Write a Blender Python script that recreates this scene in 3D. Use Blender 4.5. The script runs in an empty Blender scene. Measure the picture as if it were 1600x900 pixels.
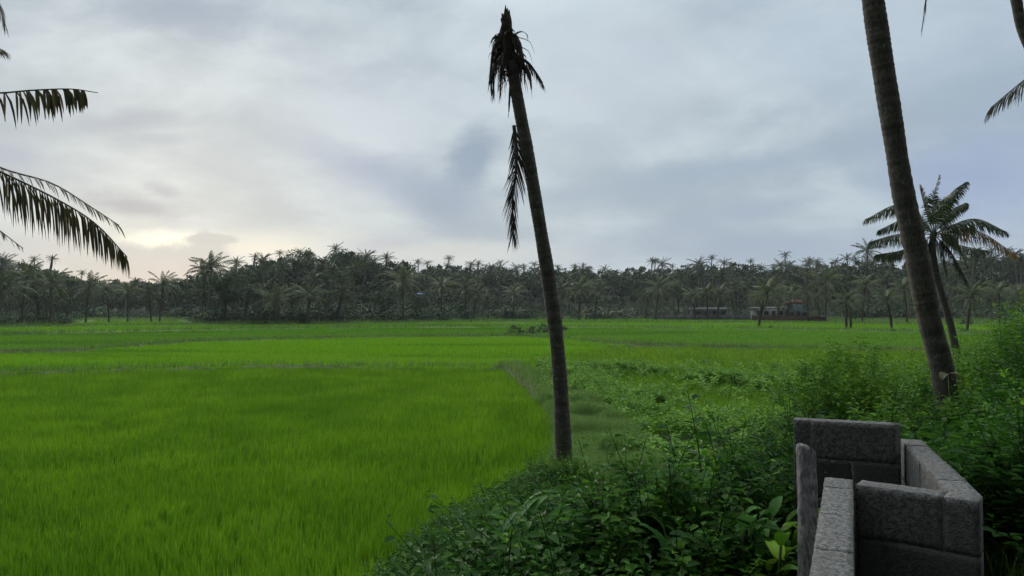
import bpy, math, random
import numpy as np
from mathutils import Vector, Matrix

random.seed(7)
rng = np.random.default_rng(7)
R = math.radians
scene = bpy.context.scene
col = scene.collection

# ------------------------------------------------------------------ camera
FPX, W0, H0 = 1164.0, 1600.0, 900.0
CAM = np.array([0.0, 0.0, 4.0])
PITCH = math.atan(27 / FPX)
cam_d = bpy.data.cameras.new("camera")
cam = bpy.data.objects.new("camera", cam_d)
col.objects.link(cam)
cam_d.sensor_width = 36
cam_d.lens = FPX / W0 * 36
cam_d.clip_end = 9000
cam.location = CAM
cam.rotation_euler = (R(90) + PITCH, 0, 0)
scene.camera = cam
scene.render.resolution_x, scene.render.resolution_y = 1024, 576


def at(px, py, D):
    """point seen at a pixel of the 1600x900 photograph, D metres ahead"""
    a, b = (px - 800) / FPX, (450 - py) / FPX
    c, s = math.cos(PITCH), math.sin(PITCH)
    y, z = c - b * s, s + b * c
    k = D / y
    return np.array([a * k, D, CAM[2] + z * k])


# ------------------------------------------------------------------ world, sun, exposure
SUN_AZ, SUN_EL = R(-24.5), R(13)      # azimuth from +Y towards +X
EXPOSURE = 0.25
scene.view_settings.view_transform = 'Standard'
scene.view_settings.look = 'None'
scene.view_settings.exposure = EXPOSURE
scene.view_settings.gamma = 1
scene.view_settings.use_curve_mapping = False

world = bpy.data.worlds.new("World")
scene.world = world
world.use_nodes = True
wt = world.node_tree
wt.nodes.clear()


class S:
    """a shader value with arithmetic"""
    def __init__(self, t, sock): self.t, self.s = t, sock
    def _m(self, op, o=None, p=None, clamp=False):
        n = self.t.nodes.new('ShaderNodeMath'); n.operation = op; n.use_clamp = clamp
        for i, v in enumerate((self, o, p)):
            if v is None: continue
            if isinstance(v, S): self.t.links.new(v.s, n.inputs[i])
            else: n.inputs[i].default_value = v
        return S(self.t, n.outputs[0])
    def __add__(self, o): return self._m('ADD', o)
    __radd__ = __add__
    def __sub__(self, o): return self._m('SUBTRACT', o)
    def __rsub__(self, o): return (self * -1.0) + o
    def __mul__(self, o): return self._m('MULTIPLY', o)
    __rmul__ = __mul__
    def __truediv__(self, o): return self._m('DIVIDE', o)
    def max(self, o): return self._m('MAXIMUM', o)
    def min(self, o): return self._m('MINIMUM', o)
    def pow(self, o): return self._m('POWER', o)
    def sqrt(self): return self._m('SQRT')
    def step(self, a, b):
        n = self.t.nodes.new('ShaderNodeMapRange'); n.interpolation_type = 'SMOOTHSTEP'
        self.t.links.new(self.s, n.inputs[0])
        n.inputs[1].default_value = a; n.inputs[2].default_value = b
        return S(self.t, n.outputs[0])


def mix(t, f, a, b):
    n = t.nodes.new('ShaderNodeMix'); n.data_type = 'RGBA'
    for sock, v in ((n.inputs[0], f), (n.inputs[6], a), (n.inputs[7], b)):
        if isinstance(v, S): t.links.new(v.s, sock)
        elif isinstance(v, (tuple, list)): sock.default_value = (*v[:3], 1)
        else: sock.default_value = v
    return S(t, n.outputs[2])


def noise(t, vec, scale, detail=4, rough=.5, dist=0.0, out=0):
    n = t.nodes.new('ShaderNodeTexNoise')
    n.inputs['Scale'].default_value = scale; n.inputs['Detail'].default_value = detail
    n.inputs['Roughness'].default_value = rough; n.inputs['Distortion'].default_value = dist
    if vec is not None: t.links.new(vec.s, n.inputs['Vector'])
    return S(t, n.outputs[out])


def combine(t, x, y, z):
    n = t.nodes.new('ShaderNodeCombineXYZ')
    for i, v in enumerate((x, y, z)):
        if isinstance(v, S): t.links.new(v.s, n.inputs[i])
        else: n.inputs[i].default_value = v
    return S(t, n.outputs[0])


def separate(t, v):
    n = t.nodes.new('ShaderNodeSeparateXYZ'); t.links.new(v.s, n.inputs[0])
    return [S(t, o) for o in n.outputs]


def srgb(r, g, b):
    f = lambda c: (c / 255 / 12.92) if c < 10.3 else (((c / 255) + .055) / 1.055) ** 2.4
    return (f(r), f(g), f(b))


WS = 0.1                                # strength of the world Background
tc = wt.nodes.new('ShaderNodeTexCoord')
dx, dy, dz = separate(wt, S(wt, tc.outputs['Generated']))
sky = wt.nodes.new('ShaderNodeTexSky')
sky.sky_type = 'NISHITA'; sky.sun_disc = False
sky.sun_elevation = SUN_EL; sky.sun_rotation = SUN_AZ
zz = dz.max(0.0)
fwd = dy.max(0.08)
u = dx / fwd
v = dz / fwd
# noise used to ruffle every cloud edge
pu = dx / (zz + 0.22); pv = dy / (zz + 0.22)
P = combine(wt, pu, pv, 0.0)
Q = combine(wt, u * 1.0, v * 2.2, 0.0)
n_big = noise(wt, P, 0.75, 5, .55, .6)
n_mid = noise(wt, P, 1.9, 6, .56, .4)
n_q = noise(wt, Q, 5.0, 6, .58, .3)
n_q2 = noise(wt, combine(wt, u + 7.3, v * 2.6, 3.0), 8.5, 6, .6, .2)
n_e = noise(wt, combine(wt, u * 1.0, v * 1.0, 5.0), 16.0, 6, .6, 0)

light = srgb(206, 214, 222); grey = srgb(166, 177, 190)
cover = (n_big * 0.42 + n_mid * 0.33 + n_q * 0.25).step(0.40, 0.60)
base = mix(wt, cover, grey, light)
# bluer and darker to the right, warmer and paler low on the left
right = u.step(0.15, 0.85)
base = mix(wt, right * 0.55, base, srgb(165, 181, 204))
low = (1.0 - v.step(0.03, 0.34))
left = 1.0 - u.step(-0.45, 0.45)
base = mix(wt, low * left * 0.35, base, srgb(208, 211, 213))
base = mix(wt, (1.0 - v.step(0.02, 0.15)) * (1.0 - left) * 0.5, base, srgb(168, 179, 199))


def blob(px, py, rx, ry, ang=0.0, soft=1.0, jag=0.8, nz=None):
    cu, cv = (px - 800) / FPX, (477 - py) / FPX
    c, s = math.cos(R(ang)), math.sin(R(ang))
    a = u - cu; b = v - cv
    p = (a * c + b * s) * (FPX / rx)
    q = (b * c - a * s) * (FPX / ry)
    d = (p * p + q * q).sqrt() + ((nz or n_q) - 0.5) * (2.0 * jag)
    return (1.0 - d.step(1.0 - soft, 1.0 + soft * .35)) * dy.step(0.05, 0.2)


clouds = [  # px, py, rx, ry, angle, strength, colour, softness, jaggedness
    (1260, 60, 260, 110, 0, .35, (196, 210, 226), 1.0, .8),
    (960, 130, 230, 120, 0, .55, (209, 214, 226), 1.0, .8),
    (560, 190, 200, 110, 10, .45, (204, 208, 222), 1.0, .8),
    (900, 40, 150, 60, 0, .40, (204, 214, 226), 1.0, .8),
    (290, 15, 160, 48, -8, .95, (156, 168, 188), .9, 1.0),
    (190, 188, 110, 20, 5, .85, (160, 170, 188), .9, 1.1),
    (250, 215, 60, 12, 0, .6, (164, 173, 190), .8, 1.0),
    (20, 240, 90, 40, -15, .7, (164, 172, 194), 1.0, .9),
    (190, 318, 90, 26, -8, .95, (154, 160, 178), .8, 1.1),
    (255, 300, 40, 16, -20, .8, (158, 165, 182), .8, 1.1),
    (620, 285, 190, 40, -24, .8, (155, 167, 193), 1.0, .8),
    (738, 250, 40, 72, -18, 1.0, (150, 164, 184), .7, .6),
    (690, 315, 70, 62, 0, .9, (152, 165, 186), .9, .7),
    (610, 382, 90, 16, 0, .6, (176, 180, 200), .8, .8),
    (740, 395, 200, 22, 0, .5, (216, 212, 208), .8, .9),
    (1130, 262, 230, 26, 6, .85, (164, 176, 194), .9, 1.0),
    (960, 305, 260, 20, 0, .75, (168, 179, 196), .9, 1.0),
    (1190, 325, 150, 20, 10, .8, (166, 177, 197), .8, 1.1),
    (1500, 250, 190, 70, 10, .55, (160, 172, 202), .9, .9),
    (1570, 300, 150, 90, 0, .55, (152, 166, 204), .9, .8),
    (1250, 385, 420, 34, 0, .7, (160, 171, 194), 1.0, .8),
    (110, 352, 130, 24, 0, .5, (222, 222, 218), 1.0, .8),
    (90, 395, 150, 30, 0, .7, (186, 189, 196), .8, .8),
    (430, 376, 150, 22, 0, .65, (224, 221, 214), .9, .9),
    (262, 374, 80, 19, 0, .95, (255, 252, 236), .8, .8),
    (420, 392, 110, 16, 0, .7, (236, 226, 214), .8, .8),
]
for (px, py, rx, ry, an, st, c, so, ja) in clouds:
    base = mix(wt, blob(px, py, rx, ry, an, so, ja, n_q if rx > 100 else n_q2) * st, base, srgb(*c))
# billowing cumulus low in front of the glow
for (px, py, rx, ry) in ((205, 418, 40, 44), (262, 425, 66, 44), (318, 408, 48, 40), (330, 374, 42, 9), (150, 432, 70, 30), (390, 430, 60, 22)):
    base = mix(wt, blob(px, py, rx, ry, 0, .30, .7, n_e) * .92, base, srgb(180, 184, 192))
# overcast overhead is brighter; the unseen sky behind the camera is dimmed to darken near faces
zen = dz.step(0.34, 0.75)
gain = (0.87 + zen * 2.9) * (0.08 + 0.92 * (dy.step(-0.38, 0.42)))
base = mix(wt, zen * 0.8, base, (.62, .62, .61))
tn = wt.nodes.new('ShaderNodeVectorMath'); tn.operation = 'MULTIPLY'; tn.inputs[1].default_value = (.955, 1.0, .985)
wt.links.new(base.s, tn.inputs[0]); base = S(wt, tn.outputs[0])
cl = wt.nodes.new('ShaderNodeVectorMath'); cl.operation = 'SCALE'
wt.links.new(base.s, cl.inputs[0]); wt.links.new((gain * (1 / WS)).s, cl.inputs['Scale'])
skyc = mix(wt, 0.95, S(wt, sky.outputs[0]), S(wt, cl.outputs[0]))
bg = wt.nodes.new('ShaderNodeBackground'); bg.inputs[1].default_value = WS
wt.links.new(skyc.s, bg.inputs[0])
wo = wt.nodes.new('ShaderNodeOutputWorld'); wt.links.new(bg.outputs[0], wo.inputs[0])
world.cycles.sampling_method = 'MANUAL'; world.cycles.sample_map_resolution = 512

sun_d = bpy.data.lights.new("sun", 'SUN')
sun_d.energy = 1.3; sun_d.angle = R(18); sun_d.color = (1, .90, .76)
sun = bpy.data.objects.new("sun", sun_d); col.objects.link(sun)
sv = Vector((math.sin(SUN_AZ) * math.cos(SUN_EL), math.cos(SUN_AZ) * math.cos(SUN_EL), math.sin(SUN_EL)))
sun.rotation_euler = sv.to_track_quat('Z', 'Y').to_euler()
sun.location = (0, 0, 60)

scene.cycles.max_bounces = 5
scene.cycles.diffuse_bounces = 3
scene.cycles.glossy_bounces = 2
scene.cycles.transmission_bounces = 3
scene.cycles.transparent_max_bounces = 4
scene.cycles.volume_bounces = 0
scene.cycles.use_denoising = True
scene.cycles.denoising_prefilter = 'NONE'
scene.cycles.use_adaptive_sampling = True
scene.cycles.adaptive_threshold = 0.012


# ------------------------------------------------------------------ mesh helpers
class MB:
    """collects numpy geometry and links it as one mesh object"""
    def __init__(self):
        self.V, self.A, self.F, self.n = [], [], [], 0
    def add(self, V, F, a=None):
        V = np.asarray(V, float).reshape(-1, 3)
        if not isinstance(F, list): F = [F]
        self.V.append(V)
        self.A.append(np.full(len(V), .5) if a is None else np.broadcast_to(np.asarray(a, float), (len(V),)))
        for f in F:
            f = np.asarray(f, np.int64)
            if len(f): self.F.append(f + self.n)
        self.n += len(V)
        return self
    def mesh(self, name, mat, smooth=False):
        V = np.concatenate(self.V); A = np.concatenate(self.A)
        me = bpy.data.meshes.new(name)
        me.vertices.add(len(V)); me.vertices.foreach_set('co', V.astype(np.float32).ravel())
        li = np.concatenate([f.ravel() for f in self.F]).astype(np.int32)
        tot = np.concatenate([np.full(len(f), f.shape[1]) for f in self.F])
        st = np.concatenate([[0], np.cumsum(tot)[:-1]]).astype(np.int32)
        me.loops.add(len(li)); me.loops.foreach_set('vertex_index', li)
        me.polygons.add(len(tot)); me.polygons.foreach_set('loop_start', st)
        me.update(calc_edges=True)
        at_ = me.attributes.new('rnd', 'FLOAT', 'POINT'); at_.data.foreach_set('value', A.astype(np.float32))
        if smooth: me.polygons.foreach_set('use_smooth', np.ones(len(tot), bool))
        me.materials.append(mat)
        return me
    def build(self, name, mat, parent=None, smooth=False, loc=None):
        o = bpy.data.objects.new(name, self.mesh(name, mat, smooth))
        col.objects.link(o)
        if parent is not None: o.parent = parent
        if loc is not None: o.location = loc
        return o


def tag(o, label=None, cat=None, group=None, kind=None):
    if label: o['label'] = label
    if cat: o['category'] = cat
    if group: o['group'] = group
    if kind: o['kind'] = kind
    return o


def empty(name, loc, rz=0.0):
    o = bpy.data.objects.new(name, None); col.objects.link(o)
    o.location = Vector([float(c) for c in loc]); o.rotation_euler = (0, 0, rz)
    o.empty_display_size = .3
    return o


def lattice(seed):
    return np.random.default_rng(seed).random((256, 256))


_L = {}


def vnoise(x, y, seed=0):
    """smooth 2-D value noise, 0..1"""
    if seed not in _L: _L[seed] = lattice(seed)
    g = _L[seed]
    xi, yi = np.floor(x).astype(int), np.floor(y).astype(int)
    fx, fy = x - xi, y - yi
    fx = fx * fx * (3 - 2 * fx); fy = fy * fy * (3 - 2 * fy)
    a = g[xi % 256, yi % 256]; b = g[(xi + 1) % 256, yi % 256]
    c = g[xi % 256, (yi + 1) % 256]; d = g[(xi + 1) % 256, (yi + 1) % 256]
    return (a * (1 - fx) + b * fx) * (1 - fy) + (c * (1 - fx) + d * fx) * fy


def sstep(x, a, b):
    t = np.clip((x - a) / (b - a), 0, 1)
    return t * t * (3 - 2 * t)


def unit(v):
    v = np.asarray(v, float)
    return v / np.maximum(np.linalg.norm(v, axis=-1, keepdims=True), 1e-9)


def spline(pts, n):
    """Catmull-Rom through pts, n samples"""
    p = np.asarray(pts, float)
    if len(p) == 2: return p[0] + (p[1] - p[0]) * np.linspace(0, 1, n)[:, None]
    p = np.vstack([2 * p[0] - p[1], p, 2 * p[-1] - p[-2]])
    m = len(p) - 3
    t = np.linspace(0, m - 1e-6, n); i = t.astype(int); f = (t - i)[:, None]
    a, b, c, d = p[i], p[i + 1], p[i + 2], p[i + 3]
    return .5 * (2 * b + (c - a) * f + (2 * a - 5 * b + 4 * c - d) * f ** 2 + (3 * b - a - 3 * c + d) * f ** 3)


def tube(path, rad, sides=8, caps=True, jit=None, ref=None):
    P = np.asarray(path, float); n = len(P)
    rad = np.broadcast_to(np.asarray(rad, float), (n,))
    T = unit(np.gradient(P, axis=0))
    ref = np.array([1.0, .13, 0]) if ref is None else np.asarray(ref, float)
    if abs(np.dot(T.mean(0), ref)) > .85: ref = np.array([0, .2, 1.0])
    A = unit(np.cross(T, ref)); B = np.cross(T, A)
    th = np.arange(sides) * 2 * np.pi / sides
    r = rad[:, None] * (np.ones((n, sides)) if jit is None else jit)
    V = P[:, None] + (A[:, None] * np.cos(th)[None, :, None] + B[:, None] * np.sin(th)[None, :, None]) * r[..., None]
    i = np.arange(n - 1)[:, None] * sides; j = np.arange(sides)[None]; k = (j + 1) % sides
    F = np.stack([i + j, i + k, i + sides + k, i + sides + j], -1).reshape(-1, 4)
    V = V.reshape(-1, 3); fs = [F]
    if caps:
        V = np.vstack([V, P[:1], P[-1:]])
        j = np.arange(sides); k = (j + 1) % sides
        fs.append(np.stack([np.full(sides, n * sides), k, j], -1))
        fs.append(np.stack([np.full(sides, n * sides + 1), (n - 1) * sides + j, (n - 1) * sides + k], -1))
    return V, fs


def box(x0, x1, y0, y1, z0, z1):
    V = np.array([(x, y, z) for z in (z0, z1) for y in (y0, y1) for x in (x0, x1)], float)
    F = np.array([(0, 2, 3, 1), (4, 5, 7, 6), (0, 1, 5, 4), (2, 6, 7, 3), (0, 4, 6, 2), (1, 3, 7, 5)])
    return V, F


def scatter(proto, P, yaw, scale, tilt=None, tdir=None, rnd=None, lean_w=.55):
    """many copies of a prototype (V, F list, a) as one array"""
    V, F, a = proto
    m, n = len(P), len(V)
    c, s = np.cos(yaw)[:, None], np.sin(yaw)[:, None]
    sc = np.asarray(scale)
    if sc.ndim == 1: sc = np.stack([sc, sc, sc], -1)
    X = (V[None, :, 0] * c - V[None, :, 1] * s) * sc[:, :1]
    Y = (V[None, :, 0] * s + V[None, :, 1] * c) * sc[:, 1:2]
    Z = V[None, :, 2] * sc[:, 2:3]
    if tilt is not None:
        X = X + Z * (np.sin(tilt) * np.cos(tdir))[:, None]
        Y = Y + Z * (np.sin(tilt) * np.sin(tdir))[:, None]
        Z = Z * np.cos(tilt)[:, None]
    out = np.stack([X + P[:, :1], Y + P[:, 1:2], Z + P[:, 2:3]], -1).reshape(-1, 3)
    off = (np.arange(m) * n)[:, None, None]
    fs = [(f[None] + off).reshape(-1, f.shape[1]) for f in F]
    rnd = rng.random(m) if rnd is None else rnd
    A = (rnd[:, None] * lean_w + a[None] * (1 - lean_w)).ravel()
    return out, fs, A


def leaves(base, direction, up, length, width, fold=.25, droop=.25):
    """ovate folded leaves, 6 vertices and 2 quads each"""
    D = unit(direction); S_ = unit(np.cross(D, up)); N = np.cross(S_, D)
    L = np.broadcast_to(np.asarray(length, float), (len(base),))[:, None]
    Wd = np.broadcast_to(np.asarray(width, float), (len(base),))[:, None]
    tip = base + D * L - np.array([0, 0, 1.0]) * L * droop
    m1 = base + D * L * .30 - np.array([0, 0, 1.0]) * L * droop * .1
    m2 = base + D * L * .68 - np.array([0, 0, 1.0]) * L * droop * .45
    l1, r1 = m1 + S_ * Wd * .5 + N * Wd * fold, m1 - S_ * Wd * .5 + N * Wd * fold
    l2, r2 = m2 + S_ * Wd * .38 + N * Wd * fold * .8, m2 - S_ * Wd * .38 + N * Wd * fold * .8
    V = np.stack([base, l1, l2, tip, r2, r1], 1).reshape(-1, 3)
    i = np.arange(len(base))[:, None] * 6
    F = np.concatenate([i + np.array([[0, 1, 2, 3]]), i + np.array([[0, 3, 4, 5]])])
    return V, F


# ------------------------------------------------------------------ materials
def new_mat(name):
    m = bpy.data.materials.new(name); m.use_nodes = True
    t = m.node_tree; t.nodes.clear()
    o = t.nodes.new('ShaderNodeOutputMaterial')
    return m, t, o


def attr(t, name='rnd'):
    n = t.nodes.new('ShaderNodeAttribute'); n.attribute_name = name
    return S(t, n.outputs['Fac'])


def position(t):
    return S(t, t.nodes.new('ShaderNodeNewGeometry').outputs['Position'])


def ramp(t, f, stops):
    n = t.nodes.new('ShaderNodeValToRGB'); e = n.color_ramp.elements
    while len(e) < len(stops): e.new(.5)
    for k, (p, c) in enumerate(stops): e[k].position = p; e[k].color = (*c, 1)
    t.links.new(f.s, n.inputs[0])
    return S(t, n.outputs[0])


def vscale(t, v, s):
    n = t.nodes.new('ShaderNodeMapping'); t.links.new(v.s, n.inputs[0]); n.inputs['Scale'].default_value = s
    return S(t, n.outputs[0])


def principled(t, colour, rough=.6, spec=.4, bump=None, bstr=.3, bdist=.02):
    p = t.nodes.new('ShaderNodeBsdfPrincipled')
    if isinstance(colour, S): t.links.new(colour.s, p.inputs['Base Color'])
    else: p.inputs['Base Color'].default_value = (*colour, 1)
    if isinstance(rough, S): t.links.new(rough.s, p.inputs['Roughness'])
    else: p.inputs['Roughness'].default_value = rough
    p.inputs['Specular IOR Level'].default_value = spec
    if bump is not None:
        b = t.nodes.new('ShaderNodeBump'); b.inputs['Strength'].default_value = bstr
        b.inputs['Distance'].default_value = bdist
        t.links.new(bump.s, b.inputs['Height']); t.links.new(b.outputs[0], p.inputs['Normal'])
    return p


def leaf_mat(name, stops, rough=.45, spec=.4, trans=.3, obj_var=0.0, patch=None, tcol=1.4):
    """stops: colour ramp over the per-leaf random; patch: (scale vec, colour, low, high)"""
    m, t, o = new_mat(name)
    f = attr(t)
    if obj_var:
        oi = S(t, t.nodes.new('ShaderNodeObjectInfo').outputs['Random'])
        f = f * (1 - obj_var) + oi * obj_var
    c = ramp(t, f, stops)
    for (sc, colr, lo, hi, amt) in (patch or []):
        nz = noise(t, vscale(t, position(t), sc), 1.0, 4, .55)
        c = mix(t, nz.step(lo, hi) * amt, c, colr)
    p = principled(t, c, rough, spec)
    tr = t.nodes.new('ShaderNodeBsdfTranslucent')
    g = t.nodes.new('ShaderNodeVectorMath'); g.operation = 'SCALE'
    t.links.new(c.s, g.inputs[0]); g.inputs['Scale'].default_value = tcol
    t.links.new(g.outputs[0], tr.inputs[0])
    ms = t.nodes.new('ShaderNodeMixShader'); ms.inputs[0].default_value = trans
    t.links.new(p.outputs[0], ms.inputs[1]); t.links.new(tr.outputs[0], ms.inputs[2])
    t.links.new(ms.outputs[0], o.inputs[0])
    return m


M = {}
M['rice_near'] = leaf_mat('rice_near', [(0, (.030, .10, .005)), (.5, (.108, .255, .010)), (.93, (.25, .42, .022)), (1, (.34, .40, .06))], .55, .2, .4,
                          patch=[((.16, .10, 1), (.050, .16, .008), .48, .72, .40), ((.45, .30, 1), (.17, .34, .012), .55, .72, .5)])
M['rice_bright'] = leaf_mat('rice_bright', [(0, (.09, .25, .006)), (.5, (.15, .35, .008)), (1, (.24, .46, .015))], .5, .25, .35,
                            patch=[((.03, .12, 1), (.19, .38, .02), .5, .66, .7), ((.05, .22, 1), (.05, .17, .010), .52, .66, .6)])
M['rice_mid'] = leaf_mat('rice_mid', [(0, (.06, .19, .010)), (.5, (.10, .27, .012)), (1, (.17, .35, .02))], .5, .25, .35,
                         patch=[((.02, .07, 1), (.13, .29, .02), .48, .62, .7), ((.03, .13, 1), (.045, .14, .012), .52, .66, .6)])
M['grass'] = leaf_mat('grass', [(0, (.06, .15, .02)), (.5, (.12, .23, .045)), (1, (.23, .33, .11))], .55, .2, .3,
                      patch=[((.4, .25, 1), (.15, .19, .07), .54, .72, .4)])
M['bank_grass'] = leaf_mat('bank_grass', [(0, (.05, .12, .02)), (.5, (.08, .18, .03)), (1, (.14, .25, .05))], .5, .3, .3)
M['weeds'] = leaf_mat('weeds', [(0, (.05, .15, .010)), (.5, (.11, .26, .02)), (1, (.26, .44, .06))], .55, .2, .3)
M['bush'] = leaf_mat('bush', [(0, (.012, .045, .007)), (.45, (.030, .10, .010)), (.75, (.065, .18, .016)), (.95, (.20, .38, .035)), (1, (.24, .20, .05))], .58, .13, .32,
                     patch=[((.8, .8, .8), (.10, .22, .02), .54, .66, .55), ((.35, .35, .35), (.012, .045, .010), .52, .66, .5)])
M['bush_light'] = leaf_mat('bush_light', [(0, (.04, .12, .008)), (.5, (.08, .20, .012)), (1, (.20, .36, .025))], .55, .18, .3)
M['big_leaf'] = leaf_mat('big_leaf', [(0, (.035, .11, .03)), (.5, (.06, .17, .04)), (1, (.11, .25, .04))], .62, .15, .3)
M['yellow_leaf'] = leaf_mat('yellow_leaf', [(0, (.07, .065, .02)), (1, (.12, .10, .03))], .5, .4, .3)
M['palm_far'] = leaf_mat('palm_far', [(0, (.014, .034, .010)), (.4, (.034, .064, .018)), (.8, (.075, .105, .032)), (1, (.15, .125, .055))], .5, .3, .18, obj_var=.4)
M['palm_front'] = leaf_mat('palm_front', [(0, (.030, .055, .018)), (.5, (.075, .105, .032)), (.85, (.16, .17, .07)), (1, (.24, .18, .09))], .45, .4, .22, obj_var=.25)
M['palm_near'] = leaf_mat('palm_near', [(0, (.030, .036, .014)), (.6, (.065, .07, .028)), (1, (.14, .11, .05))], .42, .5, .18)
M['palm_mid'] = leaf_mat('palm_mid', [(0, (.020, .040, .014)), (.6, (.05, .08, .026)), (1, (.12, .14, .05))], .42, .5, .18)
M['palm_dead'] = leaf_mat('palm_dead', [(0, (.022, .018, .014)), (1, (.05, .042, .034))], .8, .2, .05)
M['palm_yellow'] = leaf_mat('palm_yellow', [(0, (.05, .045, .018)), (.6, (.15, .095, .025)), (1, (.30, .18, .045))], .6, .3, .3)
M['tree_leaf'] = leaf_mat('tree_leaf', [(0, (.012, .038, .012)), (.6, (.026, .068, .018)), (1, (.050, .10, .028))], .55, .3, .2, obj_var=.35)
M['wood_leaf'] = leaf_mat('wood_leaf', [(0, (.009, .030, .010)), (.6, (.018, .050, .014)), (1, (.036, .078, .022))], .55, .3, .2,
                          patch=[((.04, .04, .04), (.035, .048, .022), .5, .62, .6)])
M['under'] = leaf_mat('under', [(0, (.010, .034, .010)), (.6, (.024, .066, .016)), (1, (.06, .12, .03))], .5, .35, .2,
                      patch=[((.06, .06, .1), (.06, .13, .03), .52, .66, .6)])


def simple_mat(name, colour, rough=.8, spec=.3, nscale=6.0, var=.35, dark=None, bstr=.3, bdist=.02, stretch=(1, 1, 1)):
    m, t, o = new_mat(name)
    pos = S(t, t.nodes.new('ShaderNodeTexCoord').outputs['Object'])
    nz = noise(t, vscale(t, pos, stretch), nscale, 6, .6)
    dk = dark or tuple(c * (1 - var) for c in colour)
    c = mix(t, nz.step(.35, .65), dk, tuple(min(1, x * (1 + var * .5)) for x in colour))
    p = principled(t, c, rough, spec, nz, bstr, bdist)
    t.links.new(p.outputs[0], o.inputs[0])
    return m


def bark_mat(name, base, pale, amount=.35):
    """ringed palm bark; 'rnd' carries the metres along the trunk"""
    m, t, o = new_mat(name)
    pos = S(t, t.nodes.new('ShaderNodeTexCoord').outputs['Object'])
    L_ = attr(t)
    nz = noise(t, pos, 9.0, 6, .65)
    fine = noise(t, vscale(t, pos, (1, 1, .35)), 42.0, 5, .7)
    n1 = t.nodes.new('ShaderNodeTexNoise'); n1.noise_dimensions = '1D'
    n1.inputs['Scale'].default_value = 7.0; n1.inputs['Detail'].default_value = 3
    wv = (L_ + nz * .05)
    t.links.new(wv.s, n1.inputs['W'])
    ring = S(t, n1.outputs[0])
    c = mix(t, (ring * .35 + fine * .65).step(.38, .62), tuple(x * .5 for x in base), base)
    c = mix(t, nz.step(.53, .66) * fine.step(.42, .62) * amount, c, pale)
    p = principled(t, c, .9, .2, ring * .5 + fine * .6, .8, .02)
    t.links.new(p.outputs[0], o.inputs[0])
    return m


M['bark'] = bark_mat('bark', (.125, .11, .10), (.26, .26, .25), .7)
M['bark_far'] = simple_mat('bark_far', (.17, .155, .14), .9, .1, 1.5, .35)
M['bark_tree'] = simple_mat('bark_tree', (.09, .075, .06), .9, .1, 1.5, .35)
M['stem'] = simple_mat('stem', (.06, .09, .03), .7, .3, 8, .35)
M['dead_wood'] = simple_mat('dead_wood', (.045, .037, .030), .95, .1, 9, .45, bstr=.8)
M['rachis'] = simple_mat('rachis', (.12, .11, .05), .5, .4, 5, .3)
M['coconut'] = simple_mat('coconut', (.12, .13, .04), .5, .4, 5, .3)
M['soil'] = simple_mat('soil', (.075, .055, .040), .95, .1, 3, .4, bstr=.6)


# ------------------------------------------------------------------ lie of the land
def pxof(x, y): return 800 + FPX * x / np.maximum(y, .5)


SKY_X = [-600, -200, 0, 40, 80, 110, 180, 250, 285, 320, 345, 370, 400, 430, 460, 500, 540, 570, 620, 660, 700, 750, 800, 850,
         900, 1000, 1070, 1145, 1200, 1225, 1290, 1350, 1400, 1500, 1550, 1600, 1800, 2200]
SKY_Y = [400, 400, 404, 406, 414, 430, 433, 436, 433, 418, 428, 408, 403, 396, 398, 394, 388, 402, 402, 408, 404, 412, 415, 413,
         413, 412, 408, 406, 409, 404, 408, 398, 404, 398, 392, 388, 385, 390]
F_X = [-600, 0, 100, 140, 290, 310, 450, 560, 700, 850, 1000, 1200, 1300, 1450, 1600, 2200]
F_D = [120, 140, 146, 186, 184, 150, 150, 158, 190, 198, 205, 200, 178, 170, 172, 170]


def D0(px): return np.interp(px, F_X, F_D)
def sky_y(px): return np.interp(px, SKY_X, SKY_Y)


TOE = np.array([(-9, -4), (-6, 2), (-4.0, 5.5), (-1.95, 8.3), (-1.1, 10.6), (-.55, 13.2), (.5, 15.2), (2.2, 14.6), (4.2, 14.8),
                (5.6, 17), (8.6, 20), (13, 25), (19, 31), (28, 36), (60, 42)], float)
TOE_POLY = np.vstack([TOE, [(60, -60), (-9, -60)]])


def toe_dist(x, y):
    """positive inside the bank on the camera's side"""
    x = np.asarray(x, float); y = np.asarray(y, float)
    d = np.full(x.shape, 1e9)
    for a, b in zip(TOE[:-1], TOE[1:]):
        ab = b - a; t = np.clip(((x - a[0]) * ab[0] + (y - a[1]) * ab[1]) / (ab @ ab), 0, 1)
        d = np.minimum(d, np.hypot(x - a[0] - t * ab[0], y - a[1] - t * ab[1]))
    ins = np.zeros(x.shape, bool)
    Pn = TOE_POLY
    for i in range(len(Pn)):
        (x0, y0), (x1, y1) = Pn[i - 1], Pn[i]
        if y0 == y1: continue
        c = (y0 > y) != (y1 > y)
        ins ^= c & (x < (x1 - x0) * (y - y0) / (y1 - y0) + x0)
    return np.where(ins, d, -d)


# earth banks between the paddies, as distance ahead over the picture column
B1 = ([-600, 0, 400, 700, 792], [38, 41.5, 46, 45.5, 45])
B2 = ([-600, 0, 120, 300, 560, 800, 870, 960, 1100, 1240, 1500, 2200], [55, 60, 62, 78, 88, 92, 86, 74, 68, 65, 63, 60])
B3 = ([-600, 0, 400, 800, 1200, 1600, 2200], [92, 96, 120, 132, 120, 96, 90])
B4 = ([-600, 0, 800, 1200, 2200], [125, 130, 168, 160, 130])
MAINB = ([13, 16, 21, 26, 35, 44, 46], [1.4, 2.0, 2.4, 2.3, 1.5, .3, -.2])   # centre x of the wide grassy bund


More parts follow.
